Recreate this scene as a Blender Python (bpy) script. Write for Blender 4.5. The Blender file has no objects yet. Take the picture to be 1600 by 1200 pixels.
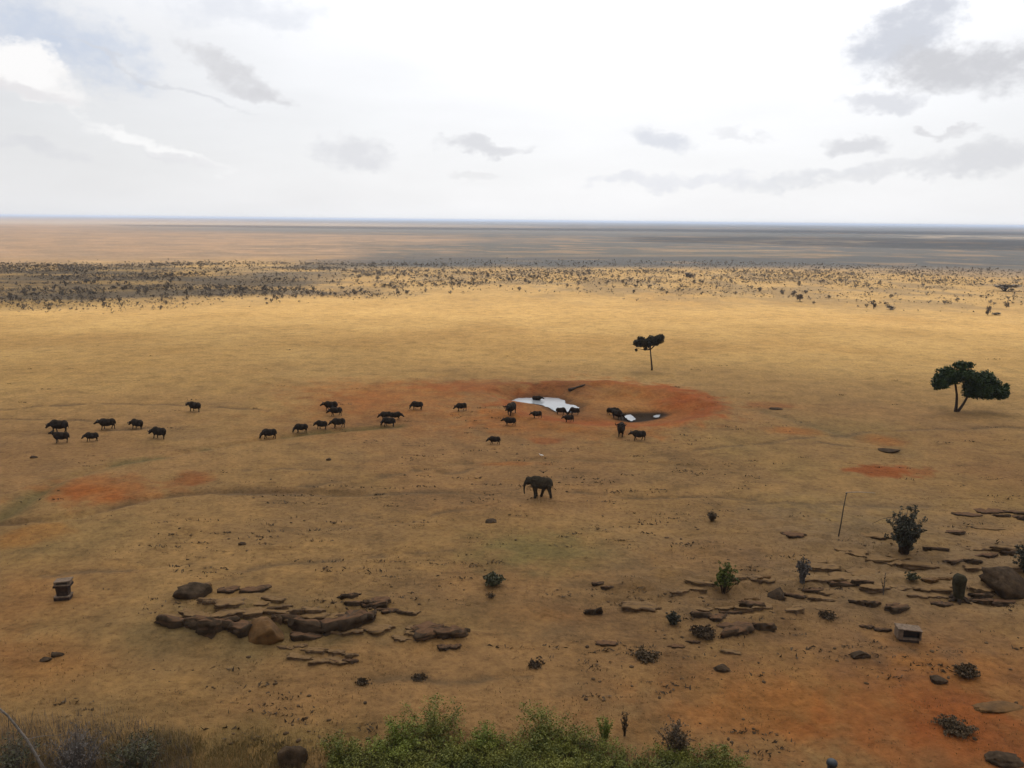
import bpy, math, random
import numpy as np
from mathutils import Vector, Matrix

R = math.radians
scene = bpy.context.scene
COL = scene.collection
random.seed(7)
rng = np.random.default_rng(11)

# ------------------------------------------------------------------ camera
F = 1256.0                       # focal length in photograph pixels (1600 wide)
CAM = np.array([0.0, 0.0, 32.0])
PITCH = math.atan(256.0 / F)
ROLL = math.atan(17.0 / 1600.0)
_f = np.array([0, math.cos(PITCH), -math.sin(PITCH)])
_r0 = np.array([1.0, 0, 0])
_u0 = np.cross(_r0, _f)
_r = math.cos(ROLL) * _r0 + math.sin(ROLL) * _u0
_u = -math.sin(ROLL) * _r0 + math.cos(ROLL) * _u0
cam_d = bpy.data.cameras.new('camera')
cam = bpy.data.objects.new('camera', cam_d)
COL.objects.link(cam)
cam.matrix_world = Matrix(((_r[0], _u[0], -_f[0], CAM[0]), (_r[1], _u[1], -_f[1], CAM[1]),
                           (_r[2], _u[2], -_f[2], CAM[2]), (0, 0, 0, 1)))
cam_d.sensor_width = 36.0
cam_d.lens = 36.0 * F / 1600.0
cam_d.clip_start = 0.5
cam_d.clip_end = 150000.0
scene.camera = cam

# ------------------------------------------------------------------ sun, sky, exposure
SUN_EL, SUN_AZ = R(58), R(10)          # azimuth measured from +Y (straight ahead) towards +X
SUN = np.array([math.cos(SUN_EL) * math.sin(SUN_AZ), math.cos(SUN_EL) * math.cos(SUN_AZ), math.sin(SUN_EL)])
sd = bpy.data.lights.new('sun', 'SUN')
sd.energy = 4.7
sd.angle = R(0.6)
sd.color = (1.0, 0.94, 0.84)
sun = bpy.data.objects.new('sun', sd)
COL.objects.link(sun)
sun.rotation_euler = Vector((-SUN[0], -SUN[1], -SUN[2])).to_track_quat('-Z', 'Y').to_euler()

scene.view_settings.view_transform = 'Standard'
scene.view_settings.look = 'None'
scene.view_settings.exposure = 0.0
scene.view_settings.gamma = 1.0
scene.view_settings.use_curve_mapping = False
scene.render.engine = 'CYCLES'
scene.cycles.use_denoising = True
scene.cycles.max_bounces = 6
scene.cycles.diffuse_bounces = 3
scene.cycles.glossy_bounces = 3
scene.cycles.volume_bounces = 1
scene.cycles.transparent_max_bounces = 12

SKY_STRENGTH = 0.1


def pix_dir(px, py):
    d = _f + _r * (px - 800.0) / F - _u * (py - 600.0) / F
    return d / np.linalg.norm(d)


def build_world():
    w = bpy.data.worlds.new('World')
    scene.world = w
    w.use_nodes = True
    nt = w.node_tree
    nt.nodes.clear()
    N, L = nt.nodes, nt.links

    def node(t, **kw):
        n = N.new(t)
        for k, v in kw.items():
            setattr(n, k, v)
        return n

    def sock(n, i, v):
        if hasattr(v, 'is_output'):
            L.new(v, n.inputs[i])
        else:
            n.inputs[i].default_value = v

    def math_(op, a, b=0.0, c=None, clamp=False):
        n = node('ShaderNodeMath', operation=op, use_clamp=clamp)
        sock(n, 0, a)
        sock(n, 1, b)
        if c is not None:
            sock(n, 2, c)
        return n.outputs[0]

    def vmath(op, a, b):
        n = node('ShaderNodeVectorMath', operation=op)
        sock(n, 0, a)
        sock(n, 1, b)
        return n.outputs['Value'] if op == 'DOT_PRODUCT' else n.outputs[0]

    def mix(fac, a, b):
        n = node('ShaderNodeMix', data_type='RGBA')
        sock(n, 0, fac)
        sock(n, 6, a)
        sock(n, 7, b)
        return n.outputs[2]

    def smooth(x, lo, hi):
        n = node('ShaderNodeMapRange', interpolation_type='SMOOTHSTEP')
        sock(n, 0, x)
        n.inputs[1].default_value = lo
        n.inputs[2].default_value = hi
        return n.outputs[0]

    tc = node('ShaderNodeTexCoord')
    D = tc.outputs['Generated']
    sep = node('ShaderNodeSeparateXYZ')
    L.new(D, sep.inputs[0])
    sky = node('ShaderNodeTexSky', sky_type='NISHITA', sun_disc=False)
    sky.sun_elevation = SUN_EL
    sky.sun_rotation = SUN_AZ
    sky.dust_density = 4.0
    sky.altitude = 500
    K = 1.0 / SKY_STRENGTH
    # thin high overcast veil, brighter round the sun and along the horizon
    cosang = vmath('DOT_PRODUCT', D, tuple(SUN))
    ang = math_('ARCCOSINE', math_('MINIMUM', cosang, 0.99999))
    g = math_('EXPONENT', math_('MULTIPLY', math_('POWER', math_('DIVIDE', ang, R(35)), 2.0), -1.0))
    el = math_('ARCSINE', sep.outputs[2])
    hz = math_('EXPONENT', math_('DIVIDE', math_('ABSOLUTE', el), -R(9)))
    lum = math_('ADD', math_('MULTIPLY', g, 3.3), math_('MULTIPLY', hz, 0.30))
    lum = math_('ADD', lum, 0.52)
    # soft unevenness of the veil
    pl = node('ShaderNodeVectorMath', operation='MULTIPLY')
    L.new(D, pl.inputs[0])
    pl.inputs[1].default_value = (1.6, 1.6, 7.0)
    n1 = node('ShaderNodeTexNoise')
    L.new(pl.outputs[0], n1.inputs['Vector'])
    n1.inputs['Scale'].default_value = 3.2
    n1.inputs['Detail'].default_value = 6
    n1.inputs['Roughness'].default_value = 0.55
    lum = math_('MULTIPLY', lum, math_('MULTIPLY_ADD', n1.outputs['Fac'], 0.16, 0.93))
    veilc = node('ShaderNodeCombineColor')
    L.new(math_('MULTIPLY', lum, K * 0.985), veilc.inputs[0])
    L.new(math_('MULTIPLY', lum, K * 0.99), veilc.inputs[1])
    L.new(math_('MULTIPLY', lum, K * 1.01), veilc.inputs[2])
    base = mix(0.90, sky.outputs[0], veilc.outputs[0])
    # cloud shapes by direction
    nz = node('ShaderNodeTexNoise')
    sc_ = node('ShaderNodeVectorMath', operation='MULTIPLY')
    L.new(D, sc_.inputs[0])
    sc_.inputs[1].default_value = (1.0, 1.0, 1.5)
    L.new(sc_.outputs[0], nz.inputs['Vector'])
    nz.inputs['Scale'].default_value = 16.0
    nz.inputs['Detail'].default_value = 9.0
    nz.inputs['Roughness'].default_value = 0.62
    off = vmath('SUBTRACT', nz.outputs['Color'], (0.5, 0.5, 0.5))
    off = vmath('MULTIPLY', off, (0.075, 0.075, 0.055))
    DD = vmath('ADD', D, off)

    nf = node('ShaderNodeTexNoise')
    L.new(sc_.outputs[0], nf.inputs['Vector'])
    nf.inputs['Scale'].default_value = 34.0
    nf.inputs['Detail'].default_value = 8.0
    nf.inputs['Roughness'].default_value = 0.6
    frag = math_('MULTIPLY_ADD', nf.outputs['Fac'], 2.6, -1.3)

    def cloud(col, px, py, wx, wy, tilt, rgb, op, soft=0.75):
        d = pix_dir(px, py)
        t = R(tilt)
        ax = _r * math.cos(t) - _u * math.sin(t)
        ay = _r * math.sin(t) + _u * math.cos(t)
        c = float(np.dot(d, _f))
        rel = vmath('SUBTRACT', DD, tuple(d))
        u = math_('MULTIPLY', vmath('DOT_PRODUCT', rel, tuple(ax)), F / (wx * c))
        v = math_('MULTIPLY', vmath('DOT_PRODUCT', rel, tuple(ay)), F / (wy * c))
        q = math_('ADD', math_('MULTIPLY', u, u), math_('MULTIPLY_ADD', v, v, frag))
        m = math_('SUBTRACT', 1.0, smooth(q, 0.62 - soft, 1.05 + soft * 0.6))
        front = math_('GREATER_THAN', vmath('DOT_PRODUCT', D, tuple(d)), 0.3)
        m = math_('MULTIPLY', math_('MULTIPLY', m, front), op)
        return mix(m, col, tuple(x * K for x in rgb) + (1.0,))

    G = lambda r, g_, b: tuple((x / 255.0) ** 2.2 for x in (r, g_, b))
    c = base
    # blue-grey gap of sky, upper left
    c = cloud(c, 30, 45, 170, 60, 8, G(190, 203, 225), 0.7, 0.9)
    c = cloud(c, 390, 22, 120, 22, -6, G(216, 221, 232), 0.5, 0.9)
    # white cumulus, upper left with greyer base
    c = cloud(c, 30, 112, 92, 40, 14, G(247, 246, 246), 1.0, 0.35)
    c = cloud(c, 28, 90, 44, 32, 0, G(253, 252, 252), 1.0, 0.35)
    c = cloud(c, 20, 136, 84, 13, 6, G(226, 224, 227), 0.7, 0.8)
    # grey wisps
    c = cloud(c, 358, 112, 78, 20, 24, G(211, 211, 215), 0.75, 0.7)
    c = cloud(c, 395, 150, 50, 9, 10, G(214, 214, 218), 0.7, 0.8)
    c = cloud(c, 240, 120, 130, 5, 16, G(214, 216, 222), 0.55, 0.8)
    c = cloud(c, 255, 232, 100, 13, 14, G(252, 252, 252), 0.9, 0.6)
    c = cloud(c, 285, 248, 60, 9, 8, G(222, 222, 226), 0.6, 0.8)
    c = cloud(c, 60, 234, 60, 12, 0, G(216, 217, 222), 0.5, 0.8)
    c = cloud(c, 548, 240, 66, 24, 6, G(220, 221, 226), 0.7, 0.7)
    c = cloud(c, 752, 226, 74, 12, 2, G(216, 217, 222), 0.75, 0.7)
    c = cloud(c, 738, 275, 30, 7, 0, G(228, 228, 230), 0.5, 0.8)
    c = cloud(c, 1035, 218, 52, 18, 18, G(214, 218, 228), 0.7, 0.75)
    c = cloud(c, 1160, 212, 44, 7, 16, G(232, 233, 238), 0.6, 0.8)
    # large grey cloud, upper right
    c = cloud(c, 1415, 55, 78, 52, -22, G(207, 211, 221), 0.9, 0.6)
    c = cloud(c, 1490, 108, 104, 40, 12, G(208, 209, 214), 0.95, 0.6)
    c = cloud(c, 1380, 163, 56, 16, 6, G(217, 219, 226), 0.75, 0.6)
    c = cloud(c, 1485, 202, 48, 7, 4, G(214, 214, 218), 0.7, 0.7)
    c = cloud(c, 1340, 228, 46, 15, 14, G(214, 215, 220), 0.75, 0.7)
    c = cloud(c, 1560, 240, 90, 26, 4, G(217, 218, 222), 0.75, 0.7)
    c = cloud(c, 1430, 262, 170, 13, 0, G(223, 224, 228), 0.7, 0.8)
    c = cloud(c, 1060, 284, 140, 11, 1, G(228, 230, 237), 0.65, 0.8)
    c = cloud(c, 1240, 278, 100, 10, -3, G(226, 228, 233), 0.55, 0.8)
    bg = node('ShaderNodeBackground')
    bg.inputs[1].default_value = SKY_STRENGTH
    L.new(c, bg.inputs[0])
    out = node('ShaderNodeOutputWorld')
    L.new(bg.outputs[0], out.inputs[0])
    w.cycles.sampling_method = 'MANUAL'
    w.cycles.sample_map_resolution = 512


build_world()


# ------------------------------------------------------------------ helpers
def _hash(ix, iy, seed):
    h = (ix.astype(np.int64) * 374761393 + iy.astype(np.int64) * 668265263 + seed * 1274126177) & 0xffffffff
    h = ((h ^ (h >> 13)) * 1274126177) & 0xffffffff
    h = h ^ (h >> 16)
    return (h & 0xffff) / 65535.0


def vnoise(x, y, seed=0):
    x = np.asarray(x, float)
    y = np.asarray(y, float)
    ix, iy = np.floor(x), np.floor(y)
    fx, fy = x - ix, y - iy
    fx = fx * fx * (3 - 2 * fx)
    fy = fy * fy * (3 - 2 * fy)
    a = _hash(ix, iy, seed)
    b = _hash(ix + 1, iy, seed)
    c = _hash(ix, iy + 1, seed)
    d = _hash(ix + 1, iy + 1, seed)
    return (a * (1 - fx) + b * fx) * (1 - fy) + (c * (1 - fx) + d * fx) * fy


def fbm(x, y, seed=0, oct=4):
    s = 0.0
    a = 1.0
    t = 0.0
    for k in range(oct):
        s = s + a * vnoise(x * 2.03 ** k + 17.3 * k, y * 2.03 ** k - 9.1 * k, seed + k)
        t += a
        a *= 0.52
    return s / t                                    # about 0..1, mean .5


def sstep(x, lo, hi):
    t = np.clip((x - lo) / (hi - lo), 0, 1)
    return t * t * (3 - 2 * t)


def flat_pt(px, py, z=0.0):
    d = pix_dir(px, py)
    t = (z - CAM[2]) / d[2]
    return CAM + d * t


def project(x, y, z):
    rel = np.stack([x - CAM[0], y - CAM[1], z - CAM[2]], -1)
    dep = rel @ _f
    dep = np.where(dep > 0.1, dep, 0.1)
    return 800 + F * (rel @ _r) / dep, 600 - F * (rel @ _u) / dep, dep


def poly_sd(x, y, P):
    """signed distance to polygon P (positive outside)"""
    x = np.asarray(x, float)
    y = np.asarray(y, float)
    best = np.full(x.shape, 1e18)
    inside = np.zeros(x.shape, bool)
    n = len(P)
    for i in range(n):
        ax, ay = P[i][:2]
        bx, by = P[(i + 1) % n][:2]
        ex, ey = bx - ax, by - ay
        t = np.clip(((x - ax) * ex + (y - ay) * ey) / (ex * ex + ey * ey + 1e-12), 0, 1)
        best = np.minimum(best, (x - ax - t * ex) ** 2 + (y - ay - t * ey) ** 2)
        cross = ((ay > y) != (by > y)) & (x < (bx - ax) * (y - ay) / (by - ay + 1e-12) + ax)
        inside ^= cross
    dd = np.sqrt(best)
    return np.where(inside, -dd, dd)


def line_dist(x, y, P):
    best = np.full(np.shape(x), 1e18)
    for i in range(len(P) - 1):
        ax, ay = P[i][:2]
        bx, by = P[i + 1][:2]
        ex, ey = bx - ax, by - ay
        t = np.clip(((x - ax) * ex + (y - ay) * ey) / (ex * ex + ey * ey + 1e-12), 0, 1)
        best = np.minimum(best, (x - ax - t * ex) ** 2 + (y - ay - t * ey) ** 2)
    return np.sqrt(best)


def ell(x, y, px, py, rx, ry):
    """normalised radius of ground ellipse given as it appears in the photograph"""
    c = flat_pt(px, py)
    s = np.linalg.norm(c - CAM)
    dep = CAM[2] / s
    wx = rx * s / F
    wy = ry * s / F / dep
    return np.hypot((x - c[0]) / wx, (y - c[1]) / wy)


# ------------------------------------------------------------------ terrain height
WATER_Z = -1.7
POOL_PX = [(799, 626), (806, 623.6), (809, 622.5), (819, 621.5), (838, 621), (869, 621.3), (879, 624), (885, 628), (882, 631),
           (893, 632), (904, 635), (906, 638), (903, 643), (890, 644.5), (875, 643), (869, 643.5), (861, 640),
           (857, 636), (845, 632.5), (832, 630.5), (815, 629)]
POOL2_PX = [(974, 651), (979, 648.5), (988, 648), (991, 652), (993, 656), (986, 658.5), (981, 655)]
POOL3_PX = [(1020, 650), (1026, 648), (1034, 648.5), (1030, 651), (1023, 652.5)]
DARK_PATCH_PX = [(966, 647), (985, 645.5), (1010, 645), (1035, 645), (1040, 648), (1030, 653), (1008, 657), (985, 659), (968, 655)]
toW = lambda P, z: [flat_pt(a, b, z) for a, b in P]
POOL, POOL2, POOL3, DARK_PATCH = toW(POOL_PX, WATER_Z), toW(POOL2_PX, WATER_Z), toW(POOL3_PX, WATER_Z), toW(DARK_PATCH_PX, WATER_Z)
TRACK1 = toW([(-40, 832), (20, 800), (55, 775), (95, 750), (170, 726), (260, 712), (330, 700), (400, 686), (520, 674), (620, 664)], 0)
TRACK2 = toW([(-30, 822), (60, 815), (130, 806), (190, 790), (240, 776), (330, 766), (450, 766), (560, 770)], 0)
TRACK3 = toW([(1170, 634), (1240, 655), (1310, 676), (1370, 694), (1420, 708)], 0)
TRACK4 = toW([(560, 755), (700, 722), (820, 716), (960, 717), (1100, 726)], 0)

TRAILS = [toW(q, 0) for q in (
    [(350, 765), (480, 758), (560, 747), (640, 733), (720, 735), (770, 724)], [(350, 770), (450, 772), (560, 775), (700, 768), (790, 771)],
    [(385, 736), (440, 734), (500, 736)], [(440, 832), (540, 825), (640, 815), (700, 801), (765, 790)], [(370, 892), (470, 878), (600, 869), (700, 860)],
    [(1080, 702), (1200, 690), (1350, 674), (1480, 670), (1620, 667)], [(1160, 786), (1260, 789), (1350, 786), (1450, 790)],
    [(-20, 641), (120, 634), (260, 630), (420, 641)], [(-20, 655), (80, 657), (180, 661)], [(150, 674), (230, 671)], [(1280, 690), (1360, 700), (1420, 712)],
    [(60, 905), (160, 893), (260, 886), (330, 880)], [(560, 1075), (680, 1066), (820, 1070)], [(900, 770), (1010, 777), (1100, 772), (1180, 780)])]


def hgt(x, y):
    x = np.asarray(x, float)
    y = np.asarray(y, float)
    r = np.hypot(x, y)
    s0 = poly_sd(x, y, POOL)
    s1 = np.minimum(poly_sd(x, y, POOL2), poly_sd(x, y, POOL3))
    s2 = poly_sd(x, y, DARK_PATCH)
    calm = sstep(np.minimum(np.minimum(s0, s1), s2), 1.0, 16.0)
    rel = (fbm(x / 55, y / 55, 3, 3) - .5) * 0.8 + (fbm(x / 9, y / 9, 5, 3) - .5) * 0.50
    rel = rel + (fbm(x / 1.8, y / 1.4, 8, 3) - .5) * 0.16 * (1 - sstep(r, 100, 170))
    rel = rel * (1 - 0.6 * sstep(r, 300, 900))
    for T, d in ((TRACK1, .32), (TRACK2, .38), (TRACK3, .12), (TRACK4, .12)):
        rel = rel - d * np.exp(-(line_dist(x, y, T) / 0.8) ** 2)
    for T in TRAILS:
        rel = rel - .12 * np.exp(-(line_dist(x + (vnoise(x / 3, y / 3, 5) - .5) * 1.2, y + (vnoise(x / 4, y / 4, 6) - .5) * 1.6, T) / .5) ** 2)
    e = ell(x, y, 950, 630, 155, 34) + (fbm(x / 6, y / 6, 88, 3) - .5) * .35
    bowl = -1.25 * (1 - sstep(e, 0.45, 1.02)) + 0.35 * np.exp(-((e - 1.05) / 0.12) ** 2)
    shore = np.minimum(s0 - 0.35, np.minimum(s1 - 0.25, (s2 - 0.2)))
    b = np.where(shore < 0, np.maximum(WATER_Z - 0.05 + 0.25 * shore, WATER_Z - 0.5), WATER_Z - 0.05 + (0.11 + 0.20 * sstep(y - flat_pt(850, 632)[1], -3, 7)) * shore)
    k = 1 - sstep(shore, 2.0, 10.0)
    z = rel * calm + bowl
    z = z * (1 - k) + np.minimum(z, b) * k
    # bedrock humps that break the soil into low terraces
    tn = fbm(x / 8.0, y / 3.2, 111, 4)
    q = tn * 9.0
    terr = (np.floor(q) + sstep(q - np.floor(q), .40, .60)) / 9.0
    for cx, cy, rx, ry, hh in ((420, 968, 210, 46, 1.0), (610, 950, 90, 22, .5), (1110, 945, 230, 58, 1.0), (1430, 885, 320, 78, 1.1), (690, 1000, 80, 20, .5), (520, 1025, 110, 20, .5)):
        em = ell(x, y, cx, cy, rx, ry) + (fbm(x / 5, y / 5, 115, 3) - .5) * .6
        z = z + (1 - sstep(em, .35, 1.05)) * hh * (terr - .25) * 1.7
    mound = sstep(r, 2500, 9000) * (fbm(x / 2600, y / 2600, 31, 3) - .5) * 10.0
    hill = np.where(r < 41, np.maximum(0, 26 - 0.645 * r) * 1.0, 0)
    return z + mound + hill


def gz(x, y):
    return float(hgt(np.array([x]), np.array([y]))[0])


def P3(px, py):
    """point on the terrain seen at a photograph pixel"""
    d = pix_dir(px, py)
    t0 = CAM[2] / -d[2]
    t = np.linspace(t0 * .93 - 2, t0 * 1.07 + 2, 300)
    for _ in range(2):
        q = CAM + d * t[:, None]
        below = np.nonzero(q[:, 2] < hgt(q[:, 0], q[:, 1]))[0]
        i = max(1, int(below[0])) if len(below) else len(t) - 1
        t = np.linspace(t[i - 1], t[i], 30)
    p = CAM + d * t[-1]
    return Vector((p[0], p[1], gz(p[0], p[1])))


def mpp(p):
    """metres per photograph pixel at a point"""
    return float(np.dot(np.array(p) - CAM, _f)) / F


def link(o, parent=None):
    COL.objects.link(o)
    if parent:
        o.parent = parent
    return o


def tag(o, label=None, cat=None, group=None, kind=None):
    if label:
        o['label'] = label
    if cat:
        o['category'] = cat
    if group:
        o['group'] = group
    if kind:
        o['kind'] = kind
    return o


def empty(name, loc, rz=0.0):
    o = bpy.data.objects.new(name, None)
    o.location = loc
    o.rotation_euler = (0, 0, rz)
    o.empty_display_size = 0.2
    return link(o)


class MB:
    def __init__(s):
        s.v = []
        s.f = []
        s.n = 0

    def add(s, v, f):
        v = np.asarray(v, float)
        s.v.append(v)
        s.f.extend([tuple(int(i) + s.n for i in q) for q in f])
        s.n += len(v)

    def box(s, c, size, taper=1.0, rot=0.0):
        x, y, z = [k / 2 for k in size]
        v = np.array([(-x, -y, -z), (x, -y, -z), (x, y, -z), (-x, y, -z),
                      (-x * taper, -y * taper, z), (x * taper, -y * taper, z), (x * taper, y * taper, z), (-x * taper, y * taper, z)])
        if rot:
            m = np.array(Matrix.Rotation(rot, 3, 'Y'))
            v = v @ m.T
        s.add(v + np.array(c), [(0, 3, 2, 1), (4, 5, 6, 7), (0, 1, 5, 4), (1, 2, 6, 5), (2, 3, 7, 6), (3, 0, 4, 7)])

    def tube(s, pts, rad, seg=6, cap=True):
        pts = np.asarray(pts, float)
        n = len(pts)
        vs = []
        prev = None
        for i in range(n):
            t = pts[min(i + 1, n - 1)] - pts[max(i - 1, 0)]
            t = t / (np.linalg.norm(t) + 1e-9)
            if prev is None:
                a = np.cross(t, (0, 0, 1.0) if abs(t[2]) < .9 else (1.0, 0, 0))
            else:
                a = prev - t * np.dot(prev, t)
            a = a / (np.linalg.norm(a) + 1e-9)
            prev = a
            b = np.cross(t, a)
            for k in range(seg):
                q = 2 * math.pi * k / seg
                vs.append(pts[i] + rad[i] * (a * math.cos(q) + b * math.sin(q)))
        f = []
        for i in range(n - 1):
            for k in range(seg):
                k2 = (k + 1) % seg
                f.append((i * seg + k, i * seg + k2, (i + 1) * seg + k2, (i + 1) * seg + k))
        if cap:
            f.append(tuple(range(seg - 1, -1, -1)))
            f.append(tuple((n - 1) * seg + k for k in range(seg)))
        s.add(vs, f)

    def mesh(s, name, smooth=False):
        me = bpy.data.meshes.new(name)
        v = np.concatenate(s.v) if s.v else np.zeros((0, 3))
        me.from_pydata(v.tolist(), [], s.f)
        if smooth:
            me.polygons.foreach_set('use_smooth', [True] * len(me.polygons))
        me.update()
        return me

    def build(s, name, mat, parent=None, smooth=False, loc=None):
        me = s.mesh(name, smooth)
        me.materials.append(mat)
        o = bpy.data.objects.new(name, me)
        if loc is not None:
            o.location = loc
        return link(o, parent)


def fast_mesh(name, V, Q, mat, smooth=False):
    """V (n,3), Q (m,k) all faces of the same size, through foreach_set"""
    me = bpy.data.meshes.new(name)
    V = np.ascontiguousarray(V, np.float32)
    Q = np.ascontiguousarray(Q, np.int32)
    m, k = Q.shape
    me.vertices.add(len(V))
    me.vertices.foreach_set('co', V.ravel())
    me.loops.add(m * k)
    me.loops.foreach_set('vertex_index', Q.ravel())
    me.polygons.add(m)
    me.polygons.foreach_set('loop_start', np.arange(0, m * k, k, dtype=np.int32))
    if smooth:
        me.polygons.foreach_set('use_smooth', np.ones(m, bool))
    me.update(calc_edges=True)
    me.materials.append(mat)
    return me


# ------------------------------------------------------------------ materials
def mat_new(name):
    m = bpy.data.materials.new(name)
    m.use_nodes = True
    nt = m.node_tree
    b = nt.nodes['Principled BSDF']
    return m, nt, b


def nz_node(nt, scale, detail=4, rough=.55, vec=None):
    n = nt.nodes.new('ShaderNodeTexNoise')
    n.inputs['Scale'].default_value = scale
    n.inputs['Detail'].default_value = detail
    n.inputs['Roughness'].default_value = rough
    if vec is not None:
        nt.links.new(vec, n.inputs['Vector'])
    return n


def ramp(nt, fac, stops):
    r = nt.nodes.new('ShaderNodeValToRGB')
    nt.links.new(fac, r.inputs[0])
    e = r.color_ramp.elements
    while len(e) < len(stops):
        e.new(0.5)
    for el_, (p, c) in zip(e, stops):
        el_.position = p
        el_.color = tuple(c) + (1.0,)
    return r.outputs[0]


def simple_mat(name, c1, c2, scale=3.0, rough=.85, bump=0.0, bscale=None, spec=.2, detail=5):
    """two-tone procedural noise material"""
    m, nt, b = mat_new(name)
    tc = nt.nodes.new('ShaderNodeTexCoord')
    n = nz_node(nt, scale, detail, .6, tc.outputs['Object'])
    nt.links.new(ramp(nt, n.outputs['Fac'], [(.32, c1), (.68, c2)]), b.inputs['Base Color'])
    b.inputs['Roughness'].default_value = rough
    b.inputs['Specular IOR Level'].default_value = spec
    if bump:
        n2 = nz_node(nt, bscale or scale * 4, 6, .65, tc.outputs['Object'])
        bp = nt.nodes.new('ShaderNodeBump')
        bp.inputs['Strength'].default_value = bump
        bp.inputs['Distance'].default_value = 0.1
        nt.links.new(n2.outputs['Fac'], bp.inputs['Height'])
        nt.links.new(bp.outputs[0], b.inputs['Normal'])
    return m


M = {}
M['hide'] = simple_mat('buffalo_hide', (.013, .010, .008), (.040, .030, .021), 2.0, .9, .2, 40, spec=.04)
M['horn'] = simple_mat('horn', (.016, .013, .011), (.035, .03, .024), 12, .8, spec=.06)
M['elephant'] = simple_mat('elephant_skin', (.026, .021, .014), (.058, .046, .030), 3, .95, .4, 22, spec=.05)
M['bark'] = simple_mat('bark', (.022, .014, .009), (.06, .04, .026), 6, .9, .4)
M['bark_grey'] = simple_mat('grey_bark', (.10, .085, .07), (.2, .175, .15), 6, .9, .4)
M['leaf_acacia'] = simple_mat('acacia_leaf', (.012, .021, .007), (.050, .075, .020), 0.8, .7)
M['leaf_small'] = simple_mat('dusty_leaf', (.022, .020, .014), (.05, .046, .03), 0.9, .75)
M['leaf_fan'] = simple_mat('fan_shrub_leaf', (.035, .033, .022), (.085, .08, .055), 1.2, .75)
M['leaf_green'] = simple_mat('weed_leaf', (.055, .066, .012), (.20, .195, .034), 0.9, .6)
M['leaf_bright'] = simple_mat('fresh_leaf', (.075, .098, .012), (.19, .21, .032), 1.1, .6)
M['leaf_olive'] = simple_mat('olive_leaf', (.045, .045, .022), (.10, .095, .05), 1.2, .75)
M['leaf_olive_green'] = simple_mat('olive_green_leaf', (.045, .055, .014), (.11, .125, .03), 1.2, .75, spec=.1)
M['dry_brown'] = simple_mat('dry_twig', (.06, .04, .022), (.13, .09, .05), 1.6, .85)
M['twig_grey'] = simple_mat('grey_twig', (.07, .06, .052), (.15, .13, .115), 3, .85)
M['dry_grass'] = simple_mat('dry_grass', (.13, .095, .035), (.26, .19, .075), 0.6, .85)
M['bush_dark'] = simple_mat('bushland_shrub', (.075, .060, .046), (.20, .160, .12), 0.02, .85)
M['bush_straw'] = simple_mat('straw_bush', (.17, .118, .055), (.28, .20, .10), 0.03, .85)
M['rock'] = simple_mat('tan_rock', (.07, .045, .026), (.16, .105, .060), 1.1, .9, .6, 5)
M['rock_dark'] = simple_mat('dark_rock', (.026, .018, .011), (.080, .052, .031), 1.3, .95, .7, 5, spec=.05)
M['rock_orange'] = simple_mat('orange_rock', (.065, .034, .011), (.145, .072, .023), 1.3, .9, .5, 5)


def dusted_rock(name, c1, c2, dust):
    """rock whose level tops carry wind-blown soil"""
    m = simple_mat(name, c1, c2, 1.1, .95, .6, 5, spec=.05)
    nt = m.node_tree
    b = nt.nodes['Principled BSDF']
    src = b.inputs['Base Color'].links[0].from_socket
    ge = nt.nodes.new('ShaderNodeNewGeometry')
    sp = nt.nodes.new('ShaderNodeSeparateXYZ')
    nt.links.new(ge.outputs['True Normal'], sp.inputs[0])
    tc = nt.nodes.new('ShaderNodeTexCoord')
    n = nz_node(nt, .7, 6, .7, ge.outputs['Position'])
    mr = nt.nodes.new('ShaderNodeMapRange')
    ad = nt.nodes.new('ShaderNodeMath')
    ad.operation = 'MULTIPLY_ADD'
    nt.links.new(n.outputs['Fac'], ad.inputs[0])
    ad.inputs[1].default_value = .55
    nt.links.new(sp.outputs[2], ad.inputs[2])
    nt.links.new(ad.outputs[0], mr.inputs[0])
    mr.inputs[1].default_value = .98
    mr.inputs[2].default_value = 1.28
    n2 = nz_node(nt, 2.2, 8, .7, ge.outputs['Position'])
    dc = ramp(nt, n2.outputs['Fac'], [(.28, tuple(k * .66 for k in dust)), (.7, tuple(k * 1.12 for k in dust))])
    mx = nt.nodes.new('ShaderNodeMix')
    mx.data_type = 'RGBA'
    nt.links.new(mr.outputs[0], mx.inputs[0])
    nt.links.new(src, mx.inputs[6])
    nt.links.new(dc, mx.inputs[7])
    nt.links.new(mx.outputs[2], b.inputs['Base Color'])
    return m


M['rock'] = dusted_rock('dusty_rock', (.075, .048, .028), (.165, .105, .060), (.185, .110, .048))
M['slab_dark'] = dusted_rock('dusty_dark_rock', (.034, .024, .016), (.090, .061, .038), (.125, .066, .034))
M['tuft'] = simple_mat('dead_tuft', (.042, .028, .017), (.10, .068, .038), 0.3, .9)
M['pebble'] = simple_mat('pebble', (.045, .030, .018), (.13, .082, .045), 0.3, .95, spec=.03)
M['concrete'] = simple_mat('weathered_concrete', (.10, .070, .048), (.21, .15, .105), 3, .9, .2, spec=.08)
M['concrete_dark'] = simple_mat('stained_concrete', (.022, .014, .010), (.055, .034, .024), 3, .85, .2)
M['black'] = simple_mat('black_opening', (.006, .006, .007), (.012, .012, .013), 3, .4, spec=.4)
M['pole'] = simple_mat('weathered_pole', (.03, .024, .02), (.06, .05, .04), 5, .8)
M['pale_wood'] = simple_mat('pale_wood', (.26, .20, .14), (.40, .32, .23), 4, .9, spec=.05)
M['stump'] = simple_mat('olive_stump', (.024, .021, .012), (.052, .044, .026), 3, .95, .6, spec=.05)
M['blue_black'] = simple_mat('dark_blue_paint', (.012, .016, .02), (.02, .026, .03), 4, .45, spec=.4)
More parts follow.
